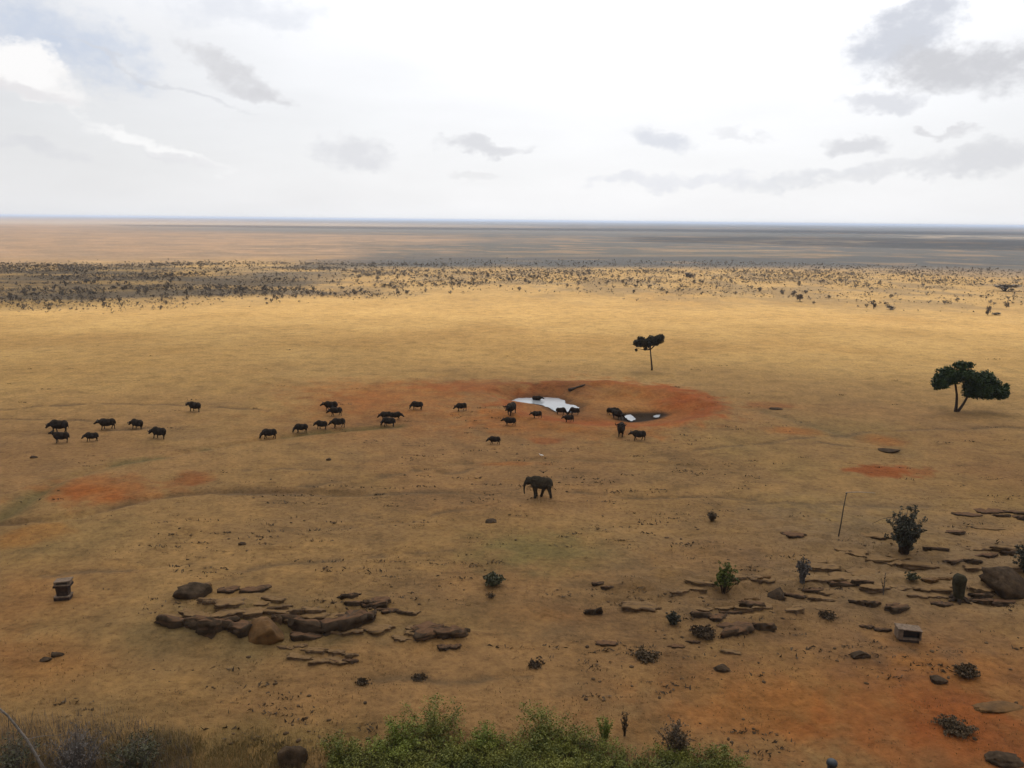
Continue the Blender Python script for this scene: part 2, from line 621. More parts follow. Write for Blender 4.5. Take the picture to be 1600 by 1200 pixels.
M['white_feather'] = simple_mat('white_feather', (.7, .7, .68), (.85, .85, .83), 6, .8)
M['dark_feather'] = simple_mat('dark_feather', (.010, .007, .006), (.02, .016, .012), 6, .9, spec=.05)


def ground_material():
    m, nt, b = mat_new('savanna_soil')
    L = nt.links
    at = nt.nodes.new('ShaderNodeAttribute')
    at.attribute_name = 'soil'
    tc = nt.nodes.new('ShaderNodeTexCoord')
    O = tc.outputs['Object']
    fine = nz_node(nt, 2.2, 8, .7, O)
    med = nz_node(nt, 0.28, 6, .6, O)
    big = nz_node(nt, 0.035, 5, .55, O)

    def mul(a, b_):
        n = nt.nodes.new('ShaderNodeMix')
        n.data_type = 'RGBA'
        n.blend_type = 'MULTIPLY'
        n.inputs[0].default_value = 1.0
        L.new(a, n.inputs[6])
        L.new(b_, n.inputs[7])
        return n.outputs[2]
    c = mul(at.outputs['Color'], ramp(nt, fine.outputs['Fac'], [(.30, (.66, .64, .62)), (.5, (1, 1, 1)), (.72, (1.16, 1.15, 1.13))]))
    c = mul(c, ramp(nt, med.outputs['Fac'], [(.3, (.76, .77, .78)), (.5, (1, 1, 1)), (.7, (1.14, 1.12, 1.08))]))
    c = mul(c, ramp(nt, big.outputs['Fac'], [(.32, (.88, .86, .84)), (.68, (1.1, 1.11, 1.12))]))
    mot = nz_node(nt, 1.3, 3, .6, O)
    c = mul(c, ramp(nt, mot.outputs['Fac'], [(.38, (.90, .89, .88)), (.62, (1.07, 1.07, 1.06))]))
    # dark litter and dung specks
    sp = nz_node(nt, 0.9, 5, .72, O)
    c = mul(c, ramp(nt, sp.outputs['Fac'], [(.62, (1, 1, 1)), (.70, (.60, .55, .51))]))
    mp = nt.nodes.new('ShaderNodeMapping')
    mp.inputs['Scale'].default_value = (.16, .75, .5)
    L.new(O, mp.inputs['Vector'])
    sk = nz_node(nt, 1.0, 7, .68, mp.outputs[0])
    c = mul(c, ramp(nt, sk.outputs['Fac'], [(.30, (.72, .69, .66)), (.44, (1, 1, 1)), (.60, (1, 1, 1)), (.70, (1.12, 1.1, 1.08))]))
    L.new(c, b.inputs['Base Color'])
    b.inputs['Roughness'].default_value = .95
    b.inputs['Specular IOR Level'].default_value = .08
    bp = nt.nodes.new('ShaderNodeBump')
    bp.inputs['Strength'].default_value = .9
    bp.inputs['Distance'].default_value = .2
    L.new(fine.outputs['Fac'], bp.inputs['Height'])
    L.new(bp.outputs[0], b.inputs['Normal'])
    return m


def water_material():
    m, nt, b = mat_new('pool_water')
    b.inputs['Base Color'].default_value = (.26, .27, .28, 1)
    b.inputs['Roughness'].default_value = .09
    b.inputs['IOR'].default_value = 1.33
    b.inputs['Specular IOR Level'].default_value = .5
    tc = nt.nodes.new('ShaderNodeTexCoord')
    n = nz_node(nt, .8, 6, .6, tc.outputs['Object'])
    bp = nt.nodes.new('ShaderNodeBump')
    bp.inputs['Strength'].default_value = .6
    bp.inputs['Distance'].default_value = .05
    nt.links.new(n.outputs['Fac'], bp.inputs['Height'])
    nt.links.new(bp.outputs[0], b.inputs['Normal'])
    return m


M['ground'] = ground_material()
M['water'] = water_material()


# ------------------------------------------------------------------ ground sheet
def soil_colour(x, y):
    px, py, dep = project(x, y, np.zeros_like(x))
    r = np.hypot(x, y)
    n1 = fbm(x / 22, y / 22, 21, 4)
    n2 = fbm(x / 6, y / 6, 27, 4)
    n3 = fbm(x / 70, y / 70, 29, 4)
    wob = (n2 - .5) * 1.3 + (n1 - .5) * 0.8 + (fbm(x / 1.6, y / 1.6, 37, 3) - .5) * 2.0

    tan = np.array([.225, .130, .048])
    gold = np.array([.345, .214, .074]) / np.array([.70, .64, .50])
    C = np.zeros(x.shape + (3,)) + tan
    tone = [np.array([.70, .64, .50])]

    def blend(mask, col):
        nonlocal C
        mask = np.clip(mask, 0, 1)[..., None]
        C = C * (1 - mask) + np.array(col) * tone[0] * mask
    # golden grass plain towards the bush belt
    blend(sstep(r + (n3 - .5) * 90, 118, 215) * 0.95, gold)
    blend(sstep(n3, .5, .72) * .35 * sstep(r, 120, 200), (.36, .21, .075))
    blend(sstep(n1, .52, .75) * .45 * (1 - sstep(r, 110, 190)), (.235, .150, .078))
    blend(sstep(fbm(x / 30, y / 30, 77, 4), .55, .72) * .5 * (1 - sstep(r, 100, 170)), (.23, .175, .078))

    blend(sstep(fbm(x / 34 + 5, y / 26, 79, 4), .48, .66) * .5 * (1 - sstep(r, 120, 200)), (.29, .165, .085))
    blend(sstep(fbm(x / 12, y / 9, 81, 4), .54, .70) * .4 * (1 - sstep(r, 120, 200)), (.205, .135, .08))
    red = (.31, .088, .024)
    orange = (.355, .142, .042)

    def patch(cx, cy, rx, ry, s, col, w=.35):
        e = ell(x, y, cx, cy, rx, ry) + wob * .55
        blend((1 - sstep(e, 1 - w * 1.2, 1 + w * 1.2)) * s * (.62 + .38 * sstep(n2, .35, .6)), col)
    # waterhole apron and its red rim
    patch(600, 652, 160, 26, .40, orange, .6)
    patch(640, 608, 150, 15, .60, orange, .5)
    patch(560, 628, 60, 14, .5, red, .6)
    patch(850, 655, 130, 24, .85, orange, .5)
    patch(940, 624, 165, 33, .88, orange, .25)
    patch(640, 622, 150, 22, .55, orange, .6)
    patch(760, 603, 110, 10, .6, red, .5)
    e = ell(x, y, 940, 624, 160, 32)
    blend(np.exp(-((e - .93 + wob * .2) / .12) ** 2) * .75, red)
    patch(1065, 622, 46, 19, .8, red, .5)
    patch(960, 652, 100, 9, .6, red, .5)
    patch(880, 604, 90, 9, .55, (.15, .075, .04), .5)
    patch(960, 624, 60, 15, .5, (.34, .19, .075), .5)
    patch(890, 632, 60, 14, .6, (.15, .085, .045), .6)
    patch(850, 688, 28, 6, .8, red)
    patch(800, 723, 46, 4, .7, orange)
    patch(145, 769, 76, 17, 1.0, (.33, .115, .032))
    patch(297, 751, 28, 11, .9, (.27, .10, .034))
    patch(48, 838, 38, 13, .95, (.38, .17, .045))
    patch(1375, 735, 60, 9, 1.0, (.29, .095, .028), .2)
    patch(1375, 686, 32, 7, .9, orange)
    patch(1240, 672, 40, 6, .85, orange)
    patch(1200, 632, 35, 5, .5, red)
    patch(1470, 1045, 230, 48, .7, orange, .6)
    patch(1230, 1108, 190, 44, .7, orange, .6)
    patch(1540, 1160, 170, 60, .8, red, .6)
    patch(1120, 875, 90, 20, .35, (.27, .12, .05), .6)
    patch(870, 962, 80, 14, .5, (.30, .145, .055), .5)
    patch(40, 940, 90, 45, .30, orange, .6)
    patch(50, 1040, 100, 26, .4, orange, .6)
    # greener grazing lawn and darker olive-brown ground
    patch(840, 862, 105, 30, .65, (.15, .145, .062), .6)
    patch(390, 980, 210, 46, .55, (.17, .125, .072), .6)
    patch(330, 1000, 130, 24, .4, (.15, .135, .075), .6)
    patch(700, 970, 160, 30, .3, (.17, .14, .07), .6)
    patch(110, 845, 90, 30, .35, (.17, .145, .065), .6)
    patch(420, 1165, 220, 30, .45, (.19, .155, .06), .6)
    patch(130, 1170, 130, 40, .5, (.17, .135, .085), .6)
    patch(1330, 670, 90, 14, .4, (.20, .155, .07), .6)
    # bare pale rock ground, right foreground
    patch(1420, 880, 330, 85, .70, (.20, .142, .098), .5)
    patch(1110, 965, 230, 62, .6, (.175, .115, .072), .5)
    patch(640, 940, 170, 24, .35, (.24, .155, .09), .6)
    for T, w_, s_, c_ in ((TRACK1, 1.7, .85, (.15, .125, .06)), (TRACK2, 1.1, .9, (.15, .095, .055)),
                          (TRACK3, 1.6, .5, (.15, .12, .07)), (TRACK4, .8, .5, (.16, .11, .06))):
        blend(np.exp(-(line_dist(x, y, T) / w_) ** 2) * s_ * sstep(n2, .3, .55), c_)
    for T in TRAILS:
        d_ = line_dist(x + (vnoise(x / 3, y / 3, 5) - .5) * 1.2, y + (vnoise(x / 4, y / 4, 6) - .5) * 1.6, T)
        blend(np.exp(-(d_ / .55) ** 2) * .75 * sstep(fbm(x / 2.5, y / 2.5, 43, 3), .36, .56), (.15, .105, .068))
    # near-black ground patch round the small pools
    s2 = poly_sd(x, y, DARK_PATCH)
    blend((1 - sstep(s2, -.3, 1.6)) * .95, (.022, .018, .014))
    s0 = poly_sd(x, y, POOL)
    blend((1 - sstep(s0 + (n2 - .5) * 2.5, .0, 2.2)) * .75, (.10, .055, .03))
    # bush belt floor and the land beyond
    tone[0] = np.array([.62, .62, .60])
    lr = np.log(np.maximum(r, 1.0))
    th = np.arctan2(x, np.maximum(y, 1e-3))
    st = fbm(th * 14, lr * 26, 41, 5)
    st2 = fbm(th * 40, lr * 40, 47, 4)
    far = sstep(r, 270, 420)
    blend(far * .5, (.36, .235, .105))
    blend(far * sstep(fbm(x / 14, y / 20, 83, 4), .46, .60) * .55, (.20, .145, .09))
    lowb = np.interp(px, [0, 300, 600, 800], [484, 476, 464, 455])
    blend(sstep(lowb - py, 0, 12) * sstep(py, 408, 416) * (1 - sstep(px, 420, 780)) * sstep(fbm(x / 60, y / 22, 85, 4), .38, .58) * .75, (.12, .098, .075))
    blend(np.exp(-((py - 409) / 9.0) ** 4) * sstep(px + (st - .5) * 300, 380, 620) * .9, (.085, .082, .078))
    # land past the belt: grey bushland on the right, tan grassland on the left
    grey = (.100, .100, .096)
    tanl = (.38, .245, .150)
    out = sstep(r, 560, 760)
    blend(out, tanl)
    blend(out * sstep(st, .46, .62) * .55, (.27, .19, .13))
    blend(out * sstep(st2, .54, .62) * .5, (.22, .16, .115))
    rightish = sstep(px + (st - .5) * 620 - (py - 385) * 4.0 - 260 * np.exp(-((py - 374) / 7.0) ** 2), 300, 720)
    blend(out * rightish * .92, grey)
    # thin tan clearings inside the grey
    blend(out * rightish * sstep(st, .56, .64) * .75, (.30, .20, .12))
    blend(out * np.exp(-((py - 400 + (px - 1000) * .004) / 1.6) ** 2) * sstep(px, 620, 760) * (1 - sstep(px, 1250, 1400)) * .8, (.42, .28, .15))
    blend(out * np.exp(-((py - 392) / 1.2) ** 2) * sstep(px, 980, 1060) * (1 - sstep(px, 1180, 1300)) * .6, (.42, .28, .15))
    blend(out * np.exp(-((py - 378) / 4.0) ** 2) * sstep(px, 1100, 1200) * (1 - sstep(px, 1330, 1420)) * sstep(st2, .42, .55) * .8, (.42, .32, .22))
    blend(out * np.exp(-((py - 370) / 5.0) ** 2) * sstep(px, 1330, 1460) * sstep(st2, .4, .55) * .8, (.36, .29, .22))
    # far cloud-shadow band painted into the soil left of centre, pale plain behind it
    blend(np.exp(-((py - 359 - (px - 400) * .004) / 4.5) ** 2) * sstep(px, 60, 380) * (1 - sstep(px, 1000, 1300)) * .85, (.17, .155, .14))
    blend(np.exp(-((py - 347 - px * .009) / 4.0) ** 2) * (1 - sstep(px, 500, 1000)) * .8, (.46, .36, .27))
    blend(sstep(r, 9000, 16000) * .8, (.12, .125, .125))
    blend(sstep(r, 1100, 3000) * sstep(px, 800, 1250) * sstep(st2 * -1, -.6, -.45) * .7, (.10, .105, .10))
    blend(np.exp(-((py - 408) / 10.0) ** 4) * sstep(px + (st - .5) * 300, 420, 680) * (1 - .6 * sstep(st, .6, .66)) * .9, (.088, .088, .090))
    blend(np.exp(-((py - 384) / 12.0) ** 4) * sstep(px + (st - .5) * 300, 900, 1300) * (1 - sstep(st2, .5, .6)) * .6, (.10, .10, .105))
    return np.clip(C, 0, 1)


def build_ground():
    th_f = np.arange(-38, 38.001, 0.16)
    th_l = np.array([-180, -150, -120, -95, -75, -60, -50, -43])
    th = np.radians(np.concatenate([th_l, th_f, -th_l[::-1][:-1]]))
    rr = [0.0, 6, 14, 22, 29, 34, 38, 40.5]
    r = 41.5
    while r < 52000:
        rr.append(r)
        g = .0062 if r < 120 else (.0040 if r < 165 else (.008 if r < 330 else (.013 if r < 2500 else .022)))
        if 60 < r < 120:
            g = .0055
        r *= 1 + g
    rr = np.array(rr)
    Rg, T = np.meshgrid(rr, th, indexing='ij')
    X, Y = Rg * np.sin(T), Rg * np.cos(T)
    Z = hgt(X, Y)
    nr, na = X.shape
    V = np.stack([X, Y, Z], -1).reshape(-1, 3)
    i, j = np.meshgrid(np.arange(nr - 1), np.arange(na), indexing='ij')
    j2 = (j + 1) % na
    Q = np.stack([i * na + j, i * na + j2, (i + 1) * na + j2, (i + 1) * na + j], -1).reshape(-1, 4)
    Q = Q[:, ::-1]
    me = fast_mesh('ground', V, Q, M['ground'], True)
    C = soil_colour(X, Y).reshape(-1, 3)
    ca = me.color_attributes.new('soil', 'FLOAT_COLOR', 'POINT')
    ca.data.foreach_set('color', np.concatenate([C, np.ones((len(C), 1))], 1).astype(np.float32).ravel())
    o = link(bpy.data.objects.new('ground', me))
    tag(o, 'dry tan savanna plain with patches of red soil', kind='structure')


build_ground()


def smooth_poly(P, it=2):
    P = np.array([p[:2] for p in P])
    for _ in range(it):
        Q = np.empty((len(P) * 2, 2))
        nx = np.roll(P, -1, 0)
        Q[0::2] = .75 * P + .25 * nx
        Q[1::2] = .25 * P + .75 * nx
        P = Q
    return P


for nm, P, lab in (('water', POOL, 'bright reflecting main pool of the waterhole'), ('water', POOL2, 'small bright pool beside the dark ground patch'),
                   ('water', POOL3, 'narrow sliver of water at the right end of the dark ground patch')):
    S = smooth_poly(P, 2)
    S = S + np.random.default_rng(4).normal(size=S.shape) * np.array([.10, .14])
    c = S.mean(0)
    n = len(S)
    mb = MB()
    mb.add([(c[0], c[1], WATER_Z)] + [(a, b, WATER_Z) for a, b in S], [(0, 1 + k, 1 + (k + 1) % n) for k in range(n)])
    o = mb.build(nm, M['water'])
    me = o.data
    import bmesh
    bm = bmesh.new()
    bm.from_mesh(me)
    bmesh.ops.recalc_face_normals(bm, faces=bm.faces)
    if sum(f.normal.z for f in bm.faces) < 0:
        bmesh.ops.reverse_faces(bm, faces=bm.faces)
    bm.to_mesh(me)
    bm.free()
    tag(o, lab, kind='structure')


# ------------------------------------------------------------------ clouds that shade the land, and the haze
def cloud_material():
    m = bpy.data.materials.new('cumulus')
    m.use_nodes = True
    nt = m.node_tree
    nt.nodes.clear()
    v = nt.nodes.new('ShaderNodeVolumeScatter')
    v.inputs['Color'].default_value = (.97, .97, .98, 1)
    v.inputs['Density'].default_value = .012
    v.inputs['Anisotropy'].default_value = .5
    o = nt.nodes.new('ShaderNodeOutputMaterial')
    nt.links.new(v.outputs[0], o.inputs['Volume'])
    return m


M['cloud'] = cloud_material()


def ico(sub):
    import bmesh
    bm = bmesh.new()
    bmesh.ops.create_icosphere(bm, subdivisions=sub, radius=1.0)
    V = np.array([v.co[:] for v in bm.verts])
    Q = np.array([[v.index for v in f.verts] for f in bm.faces])
    bm.free()
    return V, Q


def noise3(P, s, seed):
    return (fbm(P[:, 0] * s, P[:, 1] * s + 3.1 * seed, seed, 3) + fbm(P[:, 1] * s, P[:, 2] * s + 1.7 * seed, seed + 9, 3)
            + fbm(P[:, 2] * s, P[:, 0] * s - 2.3 * seed, seed + 17, 3)) / 3 - .5


def cloud(gx, gy, rx, ry, thick, alt, seed, lab):
    V, Q = ico(4)
    k = 1 + 1.1 * noise3(V, 2.2, seed) + .35 * noise3(V, 6, seed + 3)
    P = V * k[:, None]
    z = np.where(P[:, 2] < 0, P[:, 2] * .35, P[:, 2])
    P = np.stack([P[:, 0] * rx, P[:, 1] * ry, z * thick], -1)
    o = link(bpy.data.objects.new('cloud', fast_mesh('cloud', P, Q, M['cloud'], True)))
    o.location = (gx + SUN[0] / SUN[2] * alt, gy + SUN[1] / SUN[2] * alt, alt)
    tag(o, lab, 'cloud', 'fair weather clouds overhead')


cloud(0, 30, 440, 232, 200, 850, 2, 'broad cumulus drifting over the near plain')
cloud(-360, 385, 290, 135, 160, 900, 5, 'cumulus drifting over the bush belt on the left')
cloud(760, 1500, 620, 420, 130, 1300, 9, 'cumulus drifting over the grey bushland on the right')
cloud(1700, 3200, 1700, 700, 170, 1700, 12, 'long cumulus bank over the far right bushland')
cloud(-500, 3000, 1100, 420, 170, 1700, 14, 'long cumulus bank over the far dark strip left of centre')


def build_haze():
    m = bpy.data.materials.new('haze')
    m.use_nodes = True
    nt = m.node_tree
    nt.nodes.clear()
    v = nt.nodes.new('ShaderNodeVolumePrincipled')
    v.inputs['Color'].default_value = (.54, .63, .80, 1)
    v.inputs['Density'].default_value = 9.0e-5
    v.inputs['Anisotropy'].default_value = .2
    o = nt.nodes.new('ShaderNodeOutputMaterial')
    nt.links.new(v.outputs[0], o.inputs['Volume'])
    mb = MB()
    mb.box((0, 0, 13.0), (112000, 112000, 50.0))
    h = mb.build('haze', m)
    tag(h, 'pale dry season haze over the plain', kind='stuff')


build_haze()


# ------------------------------------------------------------------ foliage builders
def leaves(cent, rad, n, size, seed, flat=0.0, shell=.35, tri=False):
    """leaf-sized faces spread through ellipsoids; cent (k,3), rad (k,3); returns V, Q(quads)"""
    g = np.random.default_rng(seed)
    cent = np.asarray(cent, float)
    rad = np.asarray(rad, float)
    vol = rad.prod(1) ** (2 / 3)
    k = g.choice(len(cent), n, p=vol / vol.sum())
    d = g.normal(size=(n, 3))
    d /= np.linalg.norm(d, axis=1)[:, None]
    rr = g.random(n) ** shell
    lump = 1 + .35 * (fbm(d[:, 0] * 2.5 + k * 7, d[:, 1] * 2.5 + d[:, 2] * 2.5, seed, 3) - .5) * 2
    p = cent[k] + d * rad[k] * (rr * lump)[:, None]
    a = g.normal(size=(n, 3))
    a[:, 2] *= 1 - flat
    a /= np.linalg.norm(a, axis=1)[:, None]
    b = g.normal(size=(n, 3))
    b[:, 2] *= 1 - flat
    b -= a * (a * b).sum(1)[:, None]
    b /= np.linalg.norm(b, axis=1)[:, None] + 1e-9
    s = size * (.6 + .8 * g.random(n))[:, None]
    V = np.stack([p - a * s, p + b * s * .5, p + a * s, p - b * s * .5], 1).reshape(-1, 3)
    Q = np.arange(n * 4).reshape(n, 4)
    return V, Q


def leaf_part(name, mat, parent, *args, **kw):
    V, Q = leaves(*args, **kw)
    return link(bpy.data.objects.new(name, fast_mesh(name, V, Q, mat)), parent)


def curve_pts(a, b, bend, n=6):
    a, b, bend = map(lambda q: np.array(q, float), (a, b, bend))
    t = np.linspace(0, 1, n)[:, None]
    return a * (1 - t) + b * t + bend * (4 * t * (1 - t))


# ------------------------------------------------------------------ the two trees on the plain
def acacia():
    b = P3(1494, 643)
    s = mpp(b)
    k = s / 8.89                     # metres per pixel of the enlarged study view
    root = empty('acacia_tree', b)
    tag(root, 'dark green spreading acacia with a forked trunk at the right of the plain', 'tree')
    Z = lambda zx, zy, y=0.0: np.array([(zx - 662) * k, y, (925 - zy) * k * 1.03])
    t1 = MB()
    t1.tube(curve_pts(Z(655, 935), Z(648, 700, .1), (.05, 0, 0), 5).tolist() + [Z(610, 540, .2).tolist()], [.34, .27, .24, .22, .2, .17], 8)
    t1.tube(curve_pts(Z(612, 545, .2), Z(420, 400, -.6), (0, 0, .3)), np.linspace(.15, .04, 6), 6)
    t1.tube(curve_pts(Z(612, 560, .2), Z(690, 330, .9), (0, 0, .2)), np.linspace(.15, .04, 6), 6)
    t1.tube(curve_pts(Z(614, 560, .2), Z(520, 350, 1.4), (0, 0, .2)), np.linspace(.12, .03, 6), 6)
    t1.tube(curve_pts(Z(614, 560, .2), Z(560, 340, -1.6), (0, 0, .2)), np.linspace(.12, .03, 6), 6)
    t1.build('trunk', M['bark'], root, True)
    t2 = MB()
    t2.tube(curve_pts(Z(676, 935), Z(790, 690, -.2), (.12, 0, -.1), 6), np.linspace(.27, .17, 6), 8)
    for e, y in (((960, 520), -1.0), ((1000, 480), .9), ((1180, 600), .1), ((860, 480), 1.5), ((1260, 620), -.5)):
        t2.tube(curve_pts(Z(785, 695, -.2), Z(e[0], e[1], y), (0, 0, .25)), np.linspace(.13, .03, 6), 6)
    t2.build('trunk', M['bark'], root, True)
    lob = [(400, 470, 0, 120, 80, 2.0), (520, 410, .6, 160, 90, 2.4), (340, 560, -.3, 80, 55, 1.2), (680, 300, .2, 150, 58, 1.9),
           (690, 400, -.5, 150, 80, 2.2), (800, 440, .4, 110, 80, 2.0), (480, 480, .2, 180, 105, 2.2), (640, 440, 0, 190, 95, 2.4), (420, 540, -.4, 130, 75, 1.6)]
    lob2 = [(860, 580, -.3, 130, 130, 2.1), (1010, 480, .5, 170, 105, 2.4), (1020, 640, -.2, 170, 95, 2.2), (1130, 540, .3, 110, 95, 1.9),
            (1190, 640, -.4, 110, 70, 1.6), (1290, 650, .1, 75, 90, 1.2), (1330, 580, .2, 45, 45, .7), (800, 690, 0, 65, 40, .8), (900, 600, 0, 180, 140, 2.3), (1100, 600, .2, 200, 120, 2.3), (960, 680, 0, 170, 70, 1.9), (1240, 670, 0, 120, 85, 1.5), (860, 480, 0, 150, 100, 2.2)]
    for i, (L_, n) in enumerate(((lob, 22000), (lob2, 30000))):
        cs = np.array([Z(a, c, y) for a, c, y, _, _, _ in L_])
        rs = np.array([(w * k, d * .9, h * k) for _, _, _, w, h, d in L_])
        # break each lobe into smaller clumps
        g = np.random.default_rng(40 + i)
        cc, rc = [], []
        for c_, r_ in zip(cs, rs):
            for _ in range(20):
                d = g.normal(size=3)
                d /= np.linalg.norm(d)
                cc.append(c_ + d * r_ * .72 * g.random() ** .4)
                rc.append(r_ * g.uniform(.36, .62))
        leaf_part('crown', M['leaf_acacia'], root, cc, rc, n, .21, 60 + i, flat=.3, shell=.5)


def lone_tree():
    b = P3(1018.5, 578.5)
    k = mpp(b) / 12.0
    root = empty('umbrella_tree', b)
    tag(root, 'slender lone tree with a dusty lopsided crown behind the waterhole', 'tree')
    Z = lambda zx, zy, y=0.0: np.array([(zx - 705) * k, y, (940 - zy) * k * 1.02])
    t = MB()
    t.tube([Z(705, 955), Z(706, 900), Z(690, 780), Z(675, 680), Z(660, 560), Z(655, 480)], [.26, .2, .17, .15, .13, .1], 8)
    for e, y in (((430, 430), .3), ((520, 350), -.9), ((800, 360), .6), ((880, 300), -.2), ((700, 300), 1.0), ((380, 520), -.2)):
        t.tube(curve_pts(Z(660, 560), Z(e[0], e[1], y), (0, 0, -.2)), np.linspace(.1, .025, 6), 6)
    t.build('trunk', M['bark'], root, True)
    L_ = [(400, 440, 0, 85, 85, 1.3), (500, 400, .4, 110, 90, 1.6), (590, 440, -.3, 90, 100, 1.5), (395, 570, 0, 28, 32, .4), (575, 545, .1, 45, 32, .6),
          (700, 380, .3, 110, 95, 1.7), (790, 330, -.2, 105, 72, 1.6), (860, 310, .1, 60, 55, 1.1), (730, 450, 0, 90, 60, 1.2),
          (500, 430, 0, 170, 95, 1.6), (740, 385, 0, 170, 95, 1.7), (600, 440, .2, 170, 80, 1.5)]
    g = np.random.default_rng(3)
    cc, rc = [], []
    for a, c, y, w, h, d in L_:
        c_, r_ = Z(a, c, y), np.array([w * k, d, h * k])
        for _ in range(9):
            q = g.normal(size=3)
            q /= np.linalg.norm(q)
            cc.append(c_ + q * r_ * .62 * g.random() ** .5)
            rc.append(r_ * g.uniform(.4, .66))
    leaf_part('crown', M['leaf_small'], root, cc, rc, 19000, .18, 71, flat=.2, shell=.4)


acacia()
lone_tree()


# ------------------------------------------------------------------ shrubs near the rocks
def fan_shrub(name, px, py, hpx, wpx, mat_leaf, lab, nst=34, nleaf=2600, lsize=.1, basew=.10, bare=None, seed=1, leaf_lo=.25, cat='shrub', bmat='bark', curve=.12):
    b = P3(px, py)
    s = mpp(b)
    H, W = hpx * s * 1.06, wpx * s
    root = empty(name, b)
    tag(root, lab, cat)
    g = np.random.default_rng(seed)
    st = MB()
    cc, rc = [], []
    for i in range(nst):
        a = g.uniform(0, 2 * math.pi)
        q = g.random() ** .6
        h = H * g.uniform(.55, 1.0) * (1 - .25 * q * q)
        base = np.array([math.cos(a), math.sin(a), 0]) * W * basew * q
        tip = np.array([math.cos(a) * q * W * .5, math.sin(a) * q * W * .5, h])
        pts = curve_pts(base - np.array([0, 0, .1]), tip, (-(math.cos(a)) * W * curve * q, -math.sin(a) * W * curve * q, 0), 6)
        r0 = .035 * H / 3
        st.tube(pts, np.linspace(r0, r0 * .2, 6), 4, False)
        for j in range(3):
            t0 = g.uniform(.45, .95)
            p0 = pts[int(t0 * 5)]
            e = p0 + g.normal(size=3) * np.array([.1 * W, .1 * W, .05 * H]) + np.array([0, 0, .06 * H])
            st.tube([p0, (p0 + e) / 2 + g.normal(size=3) * .02, e], [r0 * .4, r0 * .3, r0 * .12], 3, False)
            cc.append(e)
            rc.append(np.array([.055 * W, .055 * W, .04 * H]) * g.uniform(.7, 1.4))
        for t in (.5, .7, .85, 1.0):
            if t >= leaf_lo:
                cc.append(pts[int(t * 5)])
                rc.append(np.array([.05 * W, .05 * W, .05 * H]) * g.uniform(.6, 1.3))
    if bare:
        for (dx, dz, bx, bz) in bare:
            e = np.array([dx * s, g.uniform(-.3, .3), dz * s])
            st.tube(curve_pts((0, 0, H * .35), e, (bx * s, 0, bz * s), 7), np.linspace(.05, .015, 7), 5, False)
            for j in range(4):
                p0 = e * (.65 + .1 * j)
                st.tube([p0, p0 + g.normal(size=3) * .25], [.015, .006], 3, False)
    st.build('stems', M[bmat], root)
    if nleaf:
        leaf_part('foliage', mat_leaf, root, cc, rc, int(nleaf * 1.3), lsize * 1.45, seed + 5)
    return root


fan_shrub('thorn_shrub', 1412, 866, 78, 56, M['leaf_fan'], 'tall dark shrub fanning upward from a thick base among the right ledges', 40, 4200, .085, .14,
          bare=[(-52, 48, 8, 20), (30, 62, 6, 4), (26, 38, 4, 8)], seed=3)
fan_shrub('green_topped_shrub', 1131, 924, 48, 42, M['leaf_olive_green'], 'small shrub with a fresh green top on the middle ledges', 26, 900, .085, .12, seed=12, leaf_lo=.85, curve=.02)
fan_shrub('round_bush', 1112, 814, 17, 19, M['dry_brown'], 'small round brown bush alone on the open ground below the waterhole', 40, 900, .06, .12, seed=15, leaf_lo=0, bmat='dry_brown')
fan_shrub('round_bush', 771, 914, 17, 34, M['leaf_olive'], 'low rounded grey green bush near the green lawn', 50, 2600, .07, .2, seed=18, leaf_lo=0)
fan_shrub('twig_bush', 766, 933, 9, 20, M['tuft'], 'small dark twiggy bush just below the grey green bush', 14, 120, .06, .12, seed=21)
fan_shrub('dark_bush', 1052, 975, 19, 24, M['leaf_fan'], 'dark leafy bush in front of the middle ledges', 40, 2000, .075, .2, seed=22, leaf_lo=0)
fan_shrub('grey_bush', 1253, 910, 40, 22, M['twig_grey'], 'narrow upright grey bush between the middle and right ledges', 40, 1200, .07, .2, seed=25, leaf_lo=0, bmat='twig_grey')
fan_shrub('dead_sapling', 1380, 930, 50, 12, M['tuft'], 'thin bare sapling standing left of the olive stump', 4, 50, .05, .03, seed=27, bmat='twig_grey')
fan_shrub('grey_bush', 1425, 905, 10, 26, M['leaf_olive'], 'tiny grey green bush left of the olive stump', 30, 900, .06, .2, seed=28, leaf_lo=0)
fan_shrub('twig_bush', 1604, 895, 54, 46, M['leaf_fan'], 'dark twiggy shrub cut by the right edge above the big boulder', 30, 2200, .08, .12, seed=31)
fan_shrub('dark_bush', 1508, 1056, 17, 40, M['dry_brown'], 'low dark bush on the orange soil at right', 50, 2400, .06, .24, seed=33, leaf_lo=0)
fan_shrub('dark_bush', 1492, 1142, 14, 62, M['dry_brown'], 'flat dark bush low on the right red soil', 50, 2600, .06, .28, seed=34, leaf_lo=0)
fan_shrub('dark_bush', 1098, 993, 11, 44, M['tuft'], 'low dark bush left of the long dark slab', 50, 2200, .06, .25, seed=35, leaf_lo=0)
fan_shrub('twig_bush', 1294, 966, 10, 34, M['tuft'], 'scraggy grey bush up the slope left of the pale box', 26, 600, .06, .2, seed=36)
fan_shrub('twig_bush', 655, 1062, 7, 26, M['tuft'], 'small black twiggy bush below the dark flat slab', 26, 500, .06, .25, seed=37)
fan_shrub('twig_bush', 566, 1068, 7, 28, M['tuft'], 'small dark bush below the left outcrop', 26, 500, .06, .25, seed=38)
fan_shrub('twig_bush', 836, 1040, 7, 28, M['tuft'], 'small dark twiggy bush on the middle foreground', 26, 450, .06, .25, seed=39)
fan_shrub('twig_bush', 1010, 1028, 10, 46, M['dry_brown'], 'sprawling brown bush below the middle ledges', 40, 1500, .06, .28, seed=43, leaf_lo=0)


